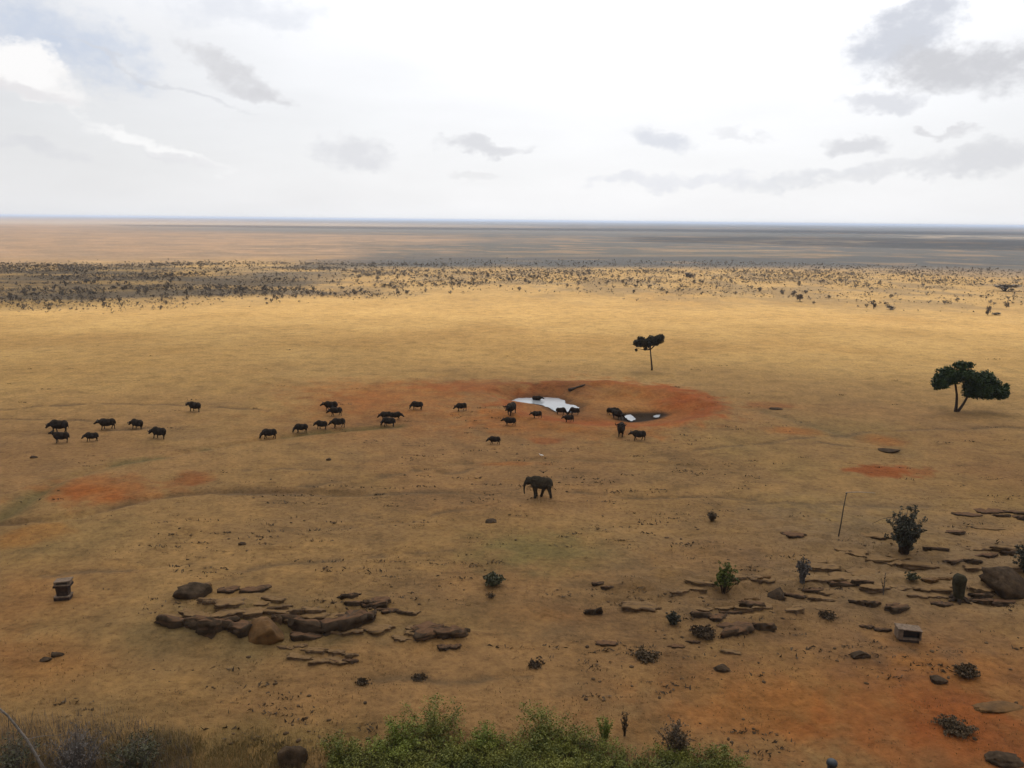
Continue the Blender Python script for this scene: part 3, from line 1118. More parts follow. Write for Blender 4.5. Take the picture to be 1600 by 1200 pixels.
# ------------------------------------------------------------------ rocks
def rock_geom(w, d, h, seed, blocky=.5, strata=.10, rough=.42, sub=4, slope=0.0):
    V, Q = ico(sub)
    p = 2.0 / (1.0 + 2.2 * blocky)
    S = np.sign(V) * np.abs(V) ** p
    S = S / np.maximum(1e-6, np.abs(S).max(1))[:, None] * (blocky) + S / np.linalg.norm(S, axis=1)[:, None] * (1 - blocky)
    k = 1 + rough * 2 * noise3(V * 1.0, 1.7, seed) + rough * 1.3 * noise3(V, 4.5, seed + 5)
    S = S * k[:, None]
    # chop facets
    g = np.random.default_rng(seed)
    for _ in range(7):
        n = g.normal(size=3)
        n /= np.linalg.norm(n)
        o = g.uniform(.62, .9)
        e = S @ n - o
        S = S - np.where(e > 0, e * .85, 0)[:, None] * n
    if strata:
        lay = np.floor((S[:, 2] + 1) * 4 + noise3(V, 2, seed + 8) * .8)
        off = _hash(lay, lay * 0 + seed, seed) - .5
        S[:, :2] *= (1 + strata * off)[:, None]
    P = S * np.array([w / 2, d / 2, h * .72])
    P[:, 2] += h * .28 + slope * P[:, 0]
    return P, Q


def slab_geom(w, d, h, seed, n=40):
    """bed of rock: jagged outline, undercut front edge, top dipping back into the ground"""
    g = np.random.default_rng(seed)
    a = np.linspace(0, 2 * math.pi, n, endpoint=False)
    jag = 1 + .55 * (fbm(np.cos(a) * 1.3 + seed, np.sin(a) * 1.3, seed, 3) - .5) * 2 + .22 * (fbm(np.cos(a) * 5 + seed, np.sin(a) * 5, seed + 3, 2) - .5) * 2
    sq = 1 / np.maximum(np.abs(np.cos(a)) ** 1.0, np.abs(np.sin(a))) ** .45
    rx, ry = w / 2 * jag * sq, d / 2 * jag * sq
    dip = g.uniform(.5, .95) * h / d
    side = g.uniform(-.25, .25) * h / w
    V = []
    levels = [(1.0, -.5), (.99, .10), (.92, .30), (1.0, .42), (.95, .60), (1.01, .70), (.97, .90), (.84, 1.0), (.5, 1.02)]
    for i, (k, z) in enumerate(levels):
        kk = k * (1 + .10 * (vnoise(a * 3.1 + i * 13.7, a * 0 + seed, seed + i) - .5) * 2)
        x, y = rx * kk, ry * kk
        zz = z * h * (1 + .18 * (vnoise(a * 2.3 + i * 5.1, a * 0 + seed, seed + 20 + i) - .5) * 2)
        X, Y = x * np.cos(a), y * np.sin(a)
        zz = zz - dip * (Y + d / 2) * (z > 0) * min(1, max(z, 0) * 1.3) + side * X * max(z, 0)
        V.append(np.stack([X, Y, zz], -1))
    V.append(np.array([[0, 0, h * 1.0 - dip * d / 2]]))
    V = np.concatenate(V)
    Q = []
    for i in range(len(levels) - 1):
        for k in range(n):
            k2 = (k + 1) % n
            Q.append((i * n + k, i * n + k2, (i + 1) * n + k2))
            Q.append((i * n + k, (i + 1) * n + k2, (i + 1) * n + k))
    c = len(V) - 1
    for k in range(n):
        Q.append(((len(levels) - 1) * n + k, (len(levels) - 1) * n + (k + 1) % n, c))
    return V, np.array(Q)


def rock_obj(name, px, py, wpx, hpx, mat, seed, parent=None, dk=.7, rz=None, **kw):
    """rock whose visible foot is near pixel (px, py)"""
    b = P3(px, py - hpx * .12)
    s = mpp(b)
    w = wpx * s
    h = max(hpx * s * .9, .12)
    d = max(w * dk, h * .8)
    if name == 'slab':
        P, Q = slab_geom(w, d, h, seed)
    else:
        P, Q = rock_geom(w, d, h, seed, **kw)
    o = link(bpy.data.objects.new(name, fast_mesh(name, P, Q, mat)))
    g = random.Random(seed)
    loc = Vector((b.x, b.y + d * .25, 0))
    loc.z = gz(loc.x, loc.y) - (.32 if name == 'slab' else .22) * h
    rot = g.uniform(-.25, .25) if rz is None else rz
    if parent:
        o.parent = parent
        o.location = loc - parent.location
    else:
        o.location = loc
    o.rotation_euler = (g.uniform(-.05, .05), g.uniform(-.05, .05), rot)
    return o


def outcrop(lab, slabs, base, seed, mats=('rock', 'rock_dark')):
    root = empty('rock_outcrop', P3(*base))
    tag(root, lab, 'rock outcrop')
    gr = random.Random(seed)
    split = []
    for (px, py, w, h, kind) in slabs:
        n = 1 if w < 40 else (2 if w < 75 else 3)
        if kind == 'd' and h > 13:
            n = max(1, n - 1)
        for q in range(n):
            if kind == 't' and n > 1 and seed > 160 and gr.random() < .33:
                continue
            f = 1.0 if n == 1 else gr.uniform(.9, 1.5) / n
            split.append((px + (q - (n - 1) / 2) * w / n + gr.uniform(-4, 4) * (n > 1), py + gr.uniform(-5, 5) * (n > 1), w * f, h * gr.uniform(.6, 1.05) * (1.2 if kind == 'd' else .85), kind))
    slabs = split
    for i, (px, py, w, h, kind) in enumerate(slabs):
        rock_obj('slab', px, py, w, h, M[{'t': 'rock', 'd': 'slab_dark', 'o': 'rock_orange'}[kind]], seed + i, root, dk=random.Random(seed + i).uniform(.45, .8))


outcrop('layered brown rock outcrop with dark ledges at left of the foreground',
        [(345, 938, 66, 13, 't'), (344, 949, 62, 11, 't'), (373, 928, 72, 10, 'd'), (415, 944, 58, 13, 't'), (302, 980, 112, 22, 'd'),
         (358, 988, 96, 24, 'd'), (300, 965, 100, 9, 't'), (390, 962, 110, 11, 't'), (462, 958, 76, 15, 't'), (445, 972, 40, 22, 't'),
         (508, 984, 138, 26, 'd'), (505, 968, 70, 10, 't'), (552, 990, 112, 14, 't'), (478, 1000, 46, 14, 'd'), (520, 1022, 82, 10, 't'), (500, 1034, 90, 8, 't'),
         (540, 1032, 40, 8, 'd'), (462, 1012, 40, 9, 't')], (420, 985), 100)
outcrop('ridge of dark broken rock running down to the right above the left outcrop',
        [(546, 935, 30, 15, 'd'), (566, 943, 44, 13, 'd'), (592, 950, 50, 11, 'd'), (622, 957, 46, 9, 'd'), (640, 960, 26, 6, 't')], (590, 950), 140)
outcrop('flat dark slab lying right of the left outcrop',
        [(686, 998, 92, 18, 'd'), (702, 1010, 40, 9, 'd'), (640, 996, 46, 6, 't'), (668, 986, 50, 8, 't')], (690, 1000), 150)
outcrop('low tan rock ledges in the middle foreground below the green lawn',
        [(926, 962, 32, 18, 'd'), (975, 918, 92, 8, 't'), (940, 920, 40, 7, 'd'), (1000, 955, 150, 18, 't'), (1060, 928, 90, 9, 't'), (1085, 912, 60, 9, 't'),
         (1150, 908, 120, 18, 't'), (1190, 908, 26, 16, 'o'), (1133, 952, 104, 11, 't'), (1158, 955, 60, 10, 'd'), (1172, 988, 76, 15, 'd'),
         (1110, 970, 48, 11, 'd'), (1192, 951, 36, 9, 't'), (1130, 1020, 50, 8, 't'), (1072, 1008, 46, 6, 'd'), (1020, 935, 60, 6, 't'), (1178, 938, 26, 18, 'o'),
         (880, 965, 70, 6, 't'), (1225, 958, 60, 8, 't'), (945, 1008, 30, 5, 'd')], (1080, 950), 170)
g_ = random.Random(5)
R2 = [(1550, 804, 120, 7, 'd'), (1585, 812, 54, 8, 'd'), (1540, 822, 130, 5, 't'), (1490, 834, 28, 8, 'd'), (1575, 858, 110, 11, 't'),
      (1510, 879, 52, 10, 'd'), (1562, 870, 56, 7, 'd'), (1465, 860, 32, 7, 'd'), (1468, 905, 48, 11, 'o'), (1505, 944, 92, 12, 'd'), (1350, 893, 160, 7, 't'),
      (1280, 905, 120, 14, 't'), (1330, 915, 60, 11, 'd'), (1410, 925, 120, 9, 't'), (1350, 947, 44, 9, 'd'), (1405, 954, 34, 9, 'd'), (1300, 940, 70, 9, 't'),
      (1540, 905, 70, 10, 't'), (1440, 880, 130, 8, 't'), (1375, 872, 120, 6, 't'), (1330, 846, 120, 6, 't'), (1560, 888, 90, 8, 't'), (1370, 985, 50, 8, 'd'),
      (1260, 930, 60, 9, 'd'), (1550, 940, 60, 10, 'd'), (1450, 938, 60, 8, 't')]
for _ in range(6):
    R2.append((g_.uniform(1240, 1595), g_.uniform(805, 958), g_.uniform(22, 70), g_.uniform(4, 8), g_.choice('tttd')))
outcrop('wide layered rock shelf around the dark shrub at the right', R2, (1430, 900), 210)

for nm, px, py, w, h, mt, lab, kw in (
        ('boulder', 298, 938, 62, 24, 'rock_dark', 'dark rounded boulder at the upper left of the left outcrop', dict(blocky=.3, dk=.7)),
        ('boulder', 321, 920, 18, 11, 'rock_orange', 'small orange rock perched behind the dark rounded boulder', dict(blocky=.4, dk=.8)),
        ('boulder', 412, 1006, 58, 40, 'rock_orange', 'rusty orange boulder standing in front of the left outcrop', dict(blocky=.45, dk=.8)),
        ('boulder', 1215, 937, 38, 19, 'rock_dark', 'dark square edged boulder on the middle ledges', dict(blocky=.8, dk=.7)),
        ('boulder', 1584, 932, 70, 42, 'rock_dark', 'big dark brown boulder cut by the right edge', dict(blocky=.4, dk=.8)),
        ('boulder', 1128, 1050, 28, 11, 'rock_dark', 'small black rock below the middle ledges', dict(blocky=.5)),
        ('boulder', 1345, 1028, 28, 12, 'rock_dark', 'dark wedge shaped rock left of the orange soil', dict(blocky=.6)),
        ('boulder', 452, 1206, 48, 40, 'rock_dark', 'brown weathered boulder beside the green weeds at the bottom', dict(blocky=.3, dk=.9)),
        ('boulder', 1566, 1110, 84, 6, 'rock_orange', 'long low reddish ledge at the right edge above the flat bush', dict(blocky=.6, dk=.4)),
        ('boulder', 1469, 1068, 26, 8, 'rock_dark', 'small flat brown rock left of the low dark bush', dict(blocky=.5)),
        ('boulder', 1393, 708, 32, 6, 'rock_dark', 'dark flat rock with a pale edge above the red oval patch', dict(blocky=.5)),
        ('boulder', 377, 852, 14, 5, 'rock_dark', 'lone small dark stone on the left open ground', dict(blocky=.4)),
        ('boulder', 767, 817, 22, 6, 'rock_dark', 'small dark stone below the elephant', dict(blocky=.4)),
        ('boulder', 51, 716, 13, 4, 'rock_dark', 'small flat stone below the leftmost buffaloes', dict(blocky=.4)),
        ('boulder', 513, 720, 9, 5, 'rock_dark', 'tiny dark stone below the middle buffaloes', dict(blocky=.4)),
        ('boulder', 87, 1027, 20, 8, 'rock_dark', 'black angular rock on the left red soil, right of a flatter one', dict(blocky=.7)),
        ('boulder', 70, 1034, 18, 5, 'rock_dark', 'flat black rock on the left red soil, the lower of two', dict(blocky=.6)),
        ('boulder', 1572, 1196, 52, 15, 'rock_dark', 'low dark rock in the bottom right corner', dict(blocky=.4)),
        ('boulder', 1215, 641, 22, 4, 'rock_dark', 'grey flat rock right of the waterhole rim', dict(blocky=.4))):
    kw = dict(kw)
    o = rock_obj(nm, px, py, w, h, M[mt], int(px * 3 + py), **kw)
    tag(o, lab, 'rock')

# fallen log on the far bank of the waterhole
a, b_ = P3(889, 611.5), P3(914, 604.5)
mb = MB()
pts = [np.array(a.lerp(b_, t)) + np.array([0, 0, .2 + .25 * t]) for t in (0, .12, .35, .6, .85, 1)]
mb.tube(np.array(pts) - np.array(a), [.42, .40, .27, .24, .20, .13], 9)
o = mb.build('fallen_log', M['bark'], smooth=True, loc=a)
tag(o, 'dark fallen log on the far bank of the waterhole', 'log')

# olive stump, flared at the top
b = P3(1497, 937)
s = mpp(b)
root = empty('tree_stump', b)
tag(root, 'squat olive green stump, wider at its flat top, beside the big boulder', 'stump')
V, Q = ico(4)
hh = 46 * s
zz = (V[:, 2] * .5 + .5)
zz = sstep(zz, 0.02, .98)
rad = (6.5 + 4.5 * zz ** .8 - 4.0 * sstep(zz, .86, 1.0)) * s
rad = rad * (1 + .9 * noise3(V, 1.6, 4))
ang = np.arctan2(V[:, 1], V[:, 0])
ring = np.minimum(1, np.hypot(V[:, 0], V[:, 1]) * 1.6)
Pp = np.stack([np.cos(ang) * rad * ring - zz * 2.0 * s, np.sin(ang) * rad * ring, zz * hh * .94 - .1 + .55 * noise3(V, 1.7, 6)], -1)
link(bpy.data.objects.new('trunk', fast_mesh('trunk', Pp, Q, M['stump'], True)), root)
mb = MB()
for k in range(7):
    q = k * .9
    mb.tube([(0, 0, .45), (math.cos(q) * .6, math.sin(q) * .5, .12), (math.cos(q) * (1.3 + .3 * (k % 3)), math.sin(q) * 1.0, -.12)], [.2, .14, .04], 6)
mb.build('root', M['bark'], root, True)


# ------------------------------------------------------------------ pole, floodlight boxes, post
b = P3(1310, 838)
root = empty('pole', b)
tag(root, 'thin dark wooden pole leaning slightly, standing left of the tall dark shrub', 'pole')
s = mpp(b)
top = np.array([6 * s, 0, 67 * s * 1.06])
mb = MB()
mb.tube([np.array([0, 0, -.2]), top * .3 + np.array([.02, 0, 0]), top * .65 - np.array([.02, 0, 0]), top], [.07, .062, .055, .045], 8)
mb.build('shaft', M['pole'], root, True)
mb = MB()
mb.tube([top * .985, top * 1.004], [.09, .09], 8)
mb.build('cap', M['pole'], root)
mb = MB()
mb.tube([top * 1.0 + np.array([-.1, 0, .06]), top + np.array([1.4, 0, .12]), top + np.array([2.9, 0, .04])], [.05, .045, .035], 6)
mb.build('arm', M['pale_wood'], root)

# right: pale box with a dark open front
b = P3(1418, 1000)
root = empty('floodlight_box', b, R(-8))
root.scale = (.84, .84, .80)
tag(root, 'pale concrete box with a dark open front on the orange soil at right', 'box')
W_, D_, H_ = 2.05, 1.1, 1.0
mb = MB(); mb.box((0, 0, .06), (1.7, .9, .34)); mb.build('base', M['concrete_dark'], root)
mb = MB(); mb.box((0, .1, .30), (W_, D_, .12)); mb.build('floor', M['concrete'], root)
mb = MB(); mb.box((0, .12, H_ + .24), (W_ + .12, D_ + .06, .10), rot=R(3)); mb.build('roof', M['concrete'], root)
mb = MB(); mb.box((-W_ / 2 + .22, .1, .36 + (H_ - .2) / 2), (.44, D_, H_ - .2)); mb.build('side', M['concrete'], root)
mb = MB(); mb.box((W_ / 2 - .05, .1, .36 + (H_ - .2) / 2), (.10, D_, H_ - .2)); mb.build('side', M['concrete'], root)
mb = MB(); mb.box((.17, .55, .36 + (H_ - .2) / 2), (W_ - .56, .12, H_ - .2)); mb.build('back', M['concrete_dark'], root)
mb = MB(); mb.box((.17, -.10, .36 + (H_ - .2) / 2), (W_ - .58, .05, H_ - .24)); mb.build('glass', M['black'], root)

# left: stacked pedestal with a slot under its cap
b = P3(100, 936)
root = empty('pedestal', b, R(10))
root.scale = (.78, .78, .86)
tag(root, 'dark block pedestal with a pale slotted cap on the left red soil', 'pedestal')
mb = MB(); mb.box((-.05, 0, .18), (1.55, 1.1, .40)); mb.build('foot', M['concrete_dark'], root)
mb = MB(); mb.box((0, -.02, .43), (1.62, 1.16, .10)); mb.build('ledge', M['concrete'], root)
mb = MB(); mb.box((.02, .05, .93), (1.12, .85, .90), taper=1.12); mb.build('body', M['concrete_dark'], root)
mb = MB(); mb.box((.05, .05, 1.47), (1.72, 1.15, .18)); mb.build('shelf', M['concrete_dark'], root)
mb = MB(); mb.box((.05, .05, 1.60), (1.60, 1.15, .08)); mb.build('cap', M['concrete'], root)
for sx in (-1, 1):
    mb = MB(); mb.box((.05 + sx * .68, .1, 1.75), (.22, .9, .22)); mb.build('support', M['concrete'], root)
mb = MB(); mb.box((.05, .30, 1.75), (1.1, .5, .20)); mb.build('slot', M['black'], root)
mb = MB(); mb.box((.09, .15, 1.92), (1.66, 1.1, .12), rot=R(-3)); mb.build('top', M['concrete'], root)

# bottom edge: dark post with rounded top
b = P3(1298, 1212)
s = mpp(b)
root = empty('post', b)
tag(root, 'dark post with a rounded top peeking over the bottom edge', 'post')
mb = MB()
r_ = 8 * s
mb.tube([(0, 0, -.2), (0, 0, .55), (0, 0, .78)], [r_ * .8, r_ * .8, r_ * .85], 14)
mb.build('shaft', M['blue_black'], root, True)
mb = MB()
mb.tube([(0, 0, .76), (0, 0, .86), (0, 0, .98), (0, 0, 1.06), (0, 0, 1.10)], [r_ * 1.05, r_ * 1.08, r_ * .9, r_ * .55, r_ * .1], 14)
mb.build('dome', M['blue_black'], root, True)


# ------------------------------------------------------------------ animals
def capsule(mb, a, b, ra, rb, sy=1.0, n=7):
    """chain of spheres from a to b (overlapping, merged later by the voxel remesh)"""
    a, b = np.array(a, float), np.array(b, float)
    L = np.linalg.norm(b - a)
    m = max(2, int(L / (min(ra, rb) * .45)) + 1)
    V, Q = ICO2
    for t in np.linspace(0, 1, m):
        r = ra * (1 - t) + rb * t
        mb.add(a * (1 - t) + b * t + V * np.array([r, r * sy, r]), Q)


def ellip(mb, c, r):
    V, Q = ICO3
    mb.add(np.array(c) + V * np.array(r), Q)


ICO2, ICO3 = ico(2), ico(3)


def remeshed(mb, name, voxel, mat, smooth=4):
    me = mb.mesh(name)
    o = bpy.data.objects.new(name + '_raw', me)
    COL.objects.link(o)
    md = o.modifiers.new('r', 'REMESH')
    md.mode = 'VOXEL'
    md.voxel_size = voxel
    ms = o.modifiers.new('s', 'SMOOTH')
    ms.iterations = smooth
    ms.factor = .5
    dg = bpy.context.evaluated_depsgraph_get()
    dg.update()
    out = bpy.data.meshes.new_from_object(o.evaluated_get(dg))
    out.name = name
    out.polygons.foreach_set('use_smooth', [True] * len(out.polygons))
    out.materials.clear()
    out.materials.append(mat)
    bpy.data.objects.remove(o)
    return out


def buffalo_mesh(pose):
    mb = MB()
    ellip(mb, (-.42, 0, 1.05), (.56, .42, .57))
    ellip(mb, (.15, 0, .97), (.78, .47, .55))
    ellip(mb, (.78, 0, 1.03), (.50, .41, .51))
    ellip(mb, (-.40, 0, 1.42), (.42, .20, .20))
    ellip(mb, (.1, 0, 1.32), (.9, .16, .18))
    head = {'walk': ((-1.22, 0, 1.16), (-1.62, 0, .92)), 'graze': ((-1.22, 0, .62), (-1.36, 0, .20)),
            'up': ((-1.10, 0, 1.52), (-1.50, 0, 1.42)), 'low': ((-1.24, 0, .90), (-1.56, 0, .58)), 'drink': ((-1.24, 0, .40), (-1.42, 0, -.02))}[pose]
    h, mz = map(np.array, head)
    capsule(mb, (-.65, 0, 1.16), h, .36, .21, .7)
    capsule(mb, h, mz, .20, .125, .85)
    ellip(mb, mz + np.array([-.03, 0, 0]), (.12, .13, .11))
    for sgn in (-1, 1):
        capsule(mb, h + np.array([.04, sgn * .16, -.02]), h + np.array([.10, sgn * .46, -.14]), .075, .055, .8)
    step = {'walk': .20, 'graze': .14, 'up': .05, 'low': .18, 'drink': .05}[pose]
    for x, y, sx in ((-.50, .2, step), (-.46, -.2, -step), (.88, .2, -step), (.92, -.2, step)):
        hind = x > 0
        kx = x + sx * .5 + (.06 if hind else 0)
        capsule(mb, (x, y, .98), (kx, y, .52), .21 if hind else .18, .105)
        capsule(mb, (kx, y, .52), (x + sx - (.02 if hind else 0), y, .09), .085, .068)
        ellip(mb, (x + sx - .02, y, .055), (.10, .085, .06))
    capsule(mb, (1.20, 0, 1.28), (1.30, 0, .95), .05, .04)
    capsule(mb, (1.30, 0, .95), (1.30, 0, .55), .038, .05)
    me = remeshed(mb, 'buffalo', .05, M['hide'], 3)
    return me, h, mz


def horn_mesh(sgn):
    mb = MB()
    mb.tube([(0, sgn * .02, .14), (.02, sgn * .22, .15), (.06, sgn * .42, .02), (.08, sgn * .58, .02), (.06, sgn * .62, .16), (.02, sgn * .54, .28)],
            [.11, .10, .08, .06, .04, .012], 8)
    me = mb.mesh('horn', True)
    me.materials.append(M['horn'])
    return me


POSES = {p: buffalo_mesh(p) for p in ('walk', 'graze', 'up', 'low', 'drink')}
HORNS = {s_: horn_mesh(s_) for s_ in (-1, 1)}


def buffalo(px, py, length_px, deg, pose, lab, z_abs=None):
    """deg 0 faces left in the picture, 180 right, 90 towards the camera"""
    p = P3(px, py)
    me, h, mz = POSES[pose]
    o = bpy.data.objects.new('buffalo', me)
    link(o)
    nominal = 3.0 if abs(math.cos(R(deg))) > .5 else 1.0
    sc_ = length_px * mpp(p) / nominal
    sc_ = max(.72, min(1.22, sc_))
    o.scale = (sc_, sc_ * 1.08, sc_ * 1.07)
    o.location = (p.x, p.y, p.z if z_abs is None else z_abs)
    o.rotation_euler = (0, 0, R(deg + (random.Random(int(px * 7)).uniform(-24, 24) if z_abs is None else 0)))
    tag(o, lab, 'buffalo', 'buffaloes gathered around the waterhole')
    d = mz - h
    pitch = math.atan2(-d[2], -d[0])
    for s_ in (-1, 1):
        c = bpy.data.objects.new('horn', HORNS[s_])
        c.location = h + np.array([.02, 0, .02])
        c.rotation_euler = (0, -pitch * .7 + .2, 0)
        link(c, o)
    return o


for args in (
        (92, 675.5, 36, 2, 'low', 'big buffalo at far left, upper of the close pair, walking left'),
        (95, 691.5, 31, 10, 'up', 'buffalo with raised head, lower of the close pair at far left'),
        (143, 689.5, 26, -6, 'low', 'small buffalo just right of the close pair at far left'),
        (167, 670.5, 31, 4, 'walk', 'buffalo behind the small one in the left group, head level'),
        (214, 670.5, 29, -4, 'low', 'buffalo between two others at the right of the left group, farther back'),
        (248, 685, 33, 6, 'low', 'buffalo closing the left group, rightmost and nearest of it'),
        (304, 643, 28, 0, 'walk', 'lone buffalo behind and right of the left group'),
        (420, 685.5, 29, 3, 'graze', 'lone grazing buffalo left of the middle file'),
        (470, 676, 26, 14, 'graze', 'first buffalo of the file walking left, head down'),
        (502, 670.5, 25, 6, 'low', 'second buffalo of the file walking left'),
        (528, 668, 27, -4, 'low', 'third and rearmost buffalo of the file walking left'),
        (516, 641.5, 27, -4, 'walk', 'upper buffalo of the pair standing above the file'),
        (524, 649.5, 25, 4, 'low', 'lower buffalo of the pair standing above the file'),
        (602, 655.5, 23, 12, 'low', 'back left buffalo of the trio left of the waterhole'),
        (619, 656, 23, 176, 'low', 'back right buffalo of the trio, facing right'),
        (607, 666.5, 27, 4, 'graze', 'front buffalo of the trio left of the waterhole'),
        (651, 640, 24, 0, 'graze', 'arched grazing buffalo on the far side, right of the trio'),
        (720, 642, 23, 5, 'low', 'buffalo alone between the trio and the pool'),
        (798, 648, 16, 62, 'walk', 'small buffalo below the left tip of the pool, seen at an angle'),
        (796, 665, 24, 0, 'walk', 'buffalo walking left, below the small angled one'),
        (838, 653.5, 21, 0, 'walk', 'buffalo standing below the middle of the pool'),
        (772, 694, 22, 18, 'low', 'grey brown buffalo nearest the camera, below the pool'),
        (877, 647.5, 20, 196, 'drink', 'left one of two buffaloes drinking at the near edge of the pool'),
        (897, 648, 21, -20, 'drink', 'right one of two buffaloes drinking at the near edge of the pool'),
        (888, 659.5, 21, 8, 'walk', 'buffalo waiting right behind the two drinking ones'),
        (965, 655, 27, 150, 'low', 'large buffalo at the left end of the dark ground patch'),
        (957, 648.5, 22, 190, 'walk', 'buffalo half hidden behind the large one at the dark ground patch'),
        (970, 681.5, 14, 98, 'up', 'buffalo facing the camera in front of the dark ground patch'),
        (997, 687.5, 28, 4, 'walk', 'buffalo walking left in front of the dark ground patch, nearest there')):
    buffalo(*args)
buffalo(839.5, 629, 19, 168, 'walk', 'buffalo wading in the pool', WATER_Z - .45)


def elephant():
    p = P3(841, 777)
    mb = MB()
    ellip(mb, (-.15, 0, 1.88), (.78, .56, .80))
    ellip(mb, (.45, 0, 1.76), (.95, .62, .74))
    ellip(mb, (1.08, 0, 1.74), (.62, .52, .72))
    ellip(mb, (-.42, 0, 2.30), (.52, .34, .40))
    ellip(mb, (-1.10, 0, 2.12), (.42, .36, .46))
    ellip(mb, (-1.28, 0, 2.32), (.26, .27, .25))
    capsule(mb, (-.55, 0, 2.05), (-1.05, 0, 2.08), .55, .40, .8)
    capsule(mb, (-1.12, 0, 1.80), (-1.30, 0, 1.68), .20, .13)
    tr = [(-1.40, 0, 2.05, .25), (-1.58, 0, 1.78, .19), (-1.68, 0, 1.45, .145), (-1.70, 0, 1.10, .115), (-1.69, 0, .75, .09), (-1.63, 0, .46, .07)]
    for q, w in zip(tr[:-1], tr[1:]):
        capsule(mb, q[:3], w[:3], q[3], w[3])
    for sy in (-1, 1):
        ellip(mb, (-.72, sy * .47, 1.98), (.36, .07, .50))
        ellip(mb, (-.62, sy * .50, 2.18), (.34, .06, .30))
    for a, k, f, y in (((-.48, 1.5), (-.42, .8), (-.40, .12), -.30), ((-.42, 1.5), (-.28, .8), (-.18, .16), .30),
                       ((.95, 1.5), (.60, .78), (.42, .12), .28), ((1.16, 1.5), (1.32, .78), (1.50, .12), -.30)):
        capsule(mb, (a[0], y, a[1]), (k[0], y, k[1]), .34, .21)
        capsule(mb, (k[0], y, k[1]), (f[0], y, f[1]), .20, .17)
        ellip(mb, (f[0] - .02, y, .10), (.21, .19, .10))
    capsule(mb, (1.62, 0, 1.98), (1.74, 0, 1.55), .06, .045)
    capsule(mb, (1.74, 0, 1.55), (1.72, 0, 1.05), .042, .05)
    me = remeshed(mb, 'elephant', .055, M['elephant'], 4)
    o = link(bpy.data.objects.new('elephant', me))
    s_ = 46 * mpp(p) / 3.5
    o.scale = (s_,) * 3
    o.location = p
    o.rotation_euler = (0, 0, R(4))
    tag(o, 'dark grey elephant walking left with its trunk hanging, alone below the waterhole', 'elephant')
    return p, s_


EP, ES = elephant()


def bird(name, loc, sc_, flying, mats, lab, rz=0.0):
    mb = MB()
    capsule(mb, (-.16, 0, .30), (.16, 0, .26), .075, .05)
    capsule(mb, (-.18, 0, .32), (-.26, 0, .44), .04, .03)
    ellip(mb, (-.29, 0, .46), (.05, .035, .035))
    capsule(mb, (-.32, 0, .455), (-.40, 0, .44), .014, .008)
    capsule(mb, (.18, 0, .26), (.32, 0, .22), .04, .02, 1.6)
    if not flying:
        for y in (-.035, .035):
            capsule(mb, (.02, y, .24), (.02, y, .01), .016, .014)
    me = remeshed(mb, name, .018, mats[0], 2)
    o = link(bpy.data.objects.new(name, me))
    o.location = loc
    o.scale = (sc_,) * 3
    o.rotation_euler = (0, 0, rz)
    tag(o, lab, 'bird')
    for y in (-1, 1):
        w = MB()
        if flying:
            w.add([(-.16, y * .04, .30), (.18, y * .04, .26), (-.14, y * .26, .46), (.18, y * .28, .40), (-.02, y * .46, .50), (.14, y * .44, .46),
                   (-.16, y * .04, .275), (.18, y * .04, .235), (-.14, y * .26, .435), (.18, y * .28, .375), (-.02, y * .46, .48), (.14, y * .44, .44)],
                  [(0, 2, 3, 1), (2, 4, 5, 3), (6, 7, 9, 8), (8, 9, 11, 10), (0, 6, 8, 2), (2, 8, 10, 4), (4, 10, 11, 5), (1, 3, 9, 7), (3, 5, 11, 9)])
        else:
            w.tube([(-.12, y * .06, .31), (.05, y * .085, .29), (.24, y * .05, .24)], [.03, .05, .01], 6)
        w.build('wing', mats[1], o)
    return o


bird('bird', EP + Vector((.55 * ES, 0, 2.78 * ES)), 1.1, True, (M['dark_feather'], M['dark_feather']), 'small bird with spread dark wings just above the elephant\'s back', R(90))
bird('egret', P3(846, 714), 1.0, False, (M['white_feather'], M['white_feather']), 'small white bird standing on the ground above the elephant', R(0))


# ------------------------------------------------------------------ bush belt beyond the plain
def belt_density(px, py, x, y):
    low = np.interp(px, [-200, 0, 300, 600, 800, 1000, 1300, 1600, 1800], [488, 487, 479, 467, 459, 468, 480, 492, 494])
    clump = fbm(x / 26, y / 26, 61, 3)
    clump2 = fbm(x / 90, y / 60, 67, 3)
    edge = sstep(low - py + (fbm(x / 40, y / 40, 63, 3) - .5) * 30, -6, 18)
    left = 1 - sstep(px, 520, 760)
    d_left = sstep(py, 406, 418) * (.16 + 1.0 * sstep(clump * .6 + .8 * (fbm(x / 70, y / 26, 69, 3) - .5) + .2, .44, .60))
    d_right = (.14 + .60 * sstep(clump, .44, .64)) * (1 - .72 * sstep(py, 436, 458)) * sstep(py, 422, 428)
    d_right = d_right * (1.15 + 1.5 * np.exp(-((px - 820) / 420) ** 2)) + .16 * (1 - sstep(py, 424, 434)) * sstep(py, 384, 396)
    d = left * d_left + (1 - left) * d_right
    d = d * sstep(py, 404, 414)
    return np.clip(d * edge, 0, 1)


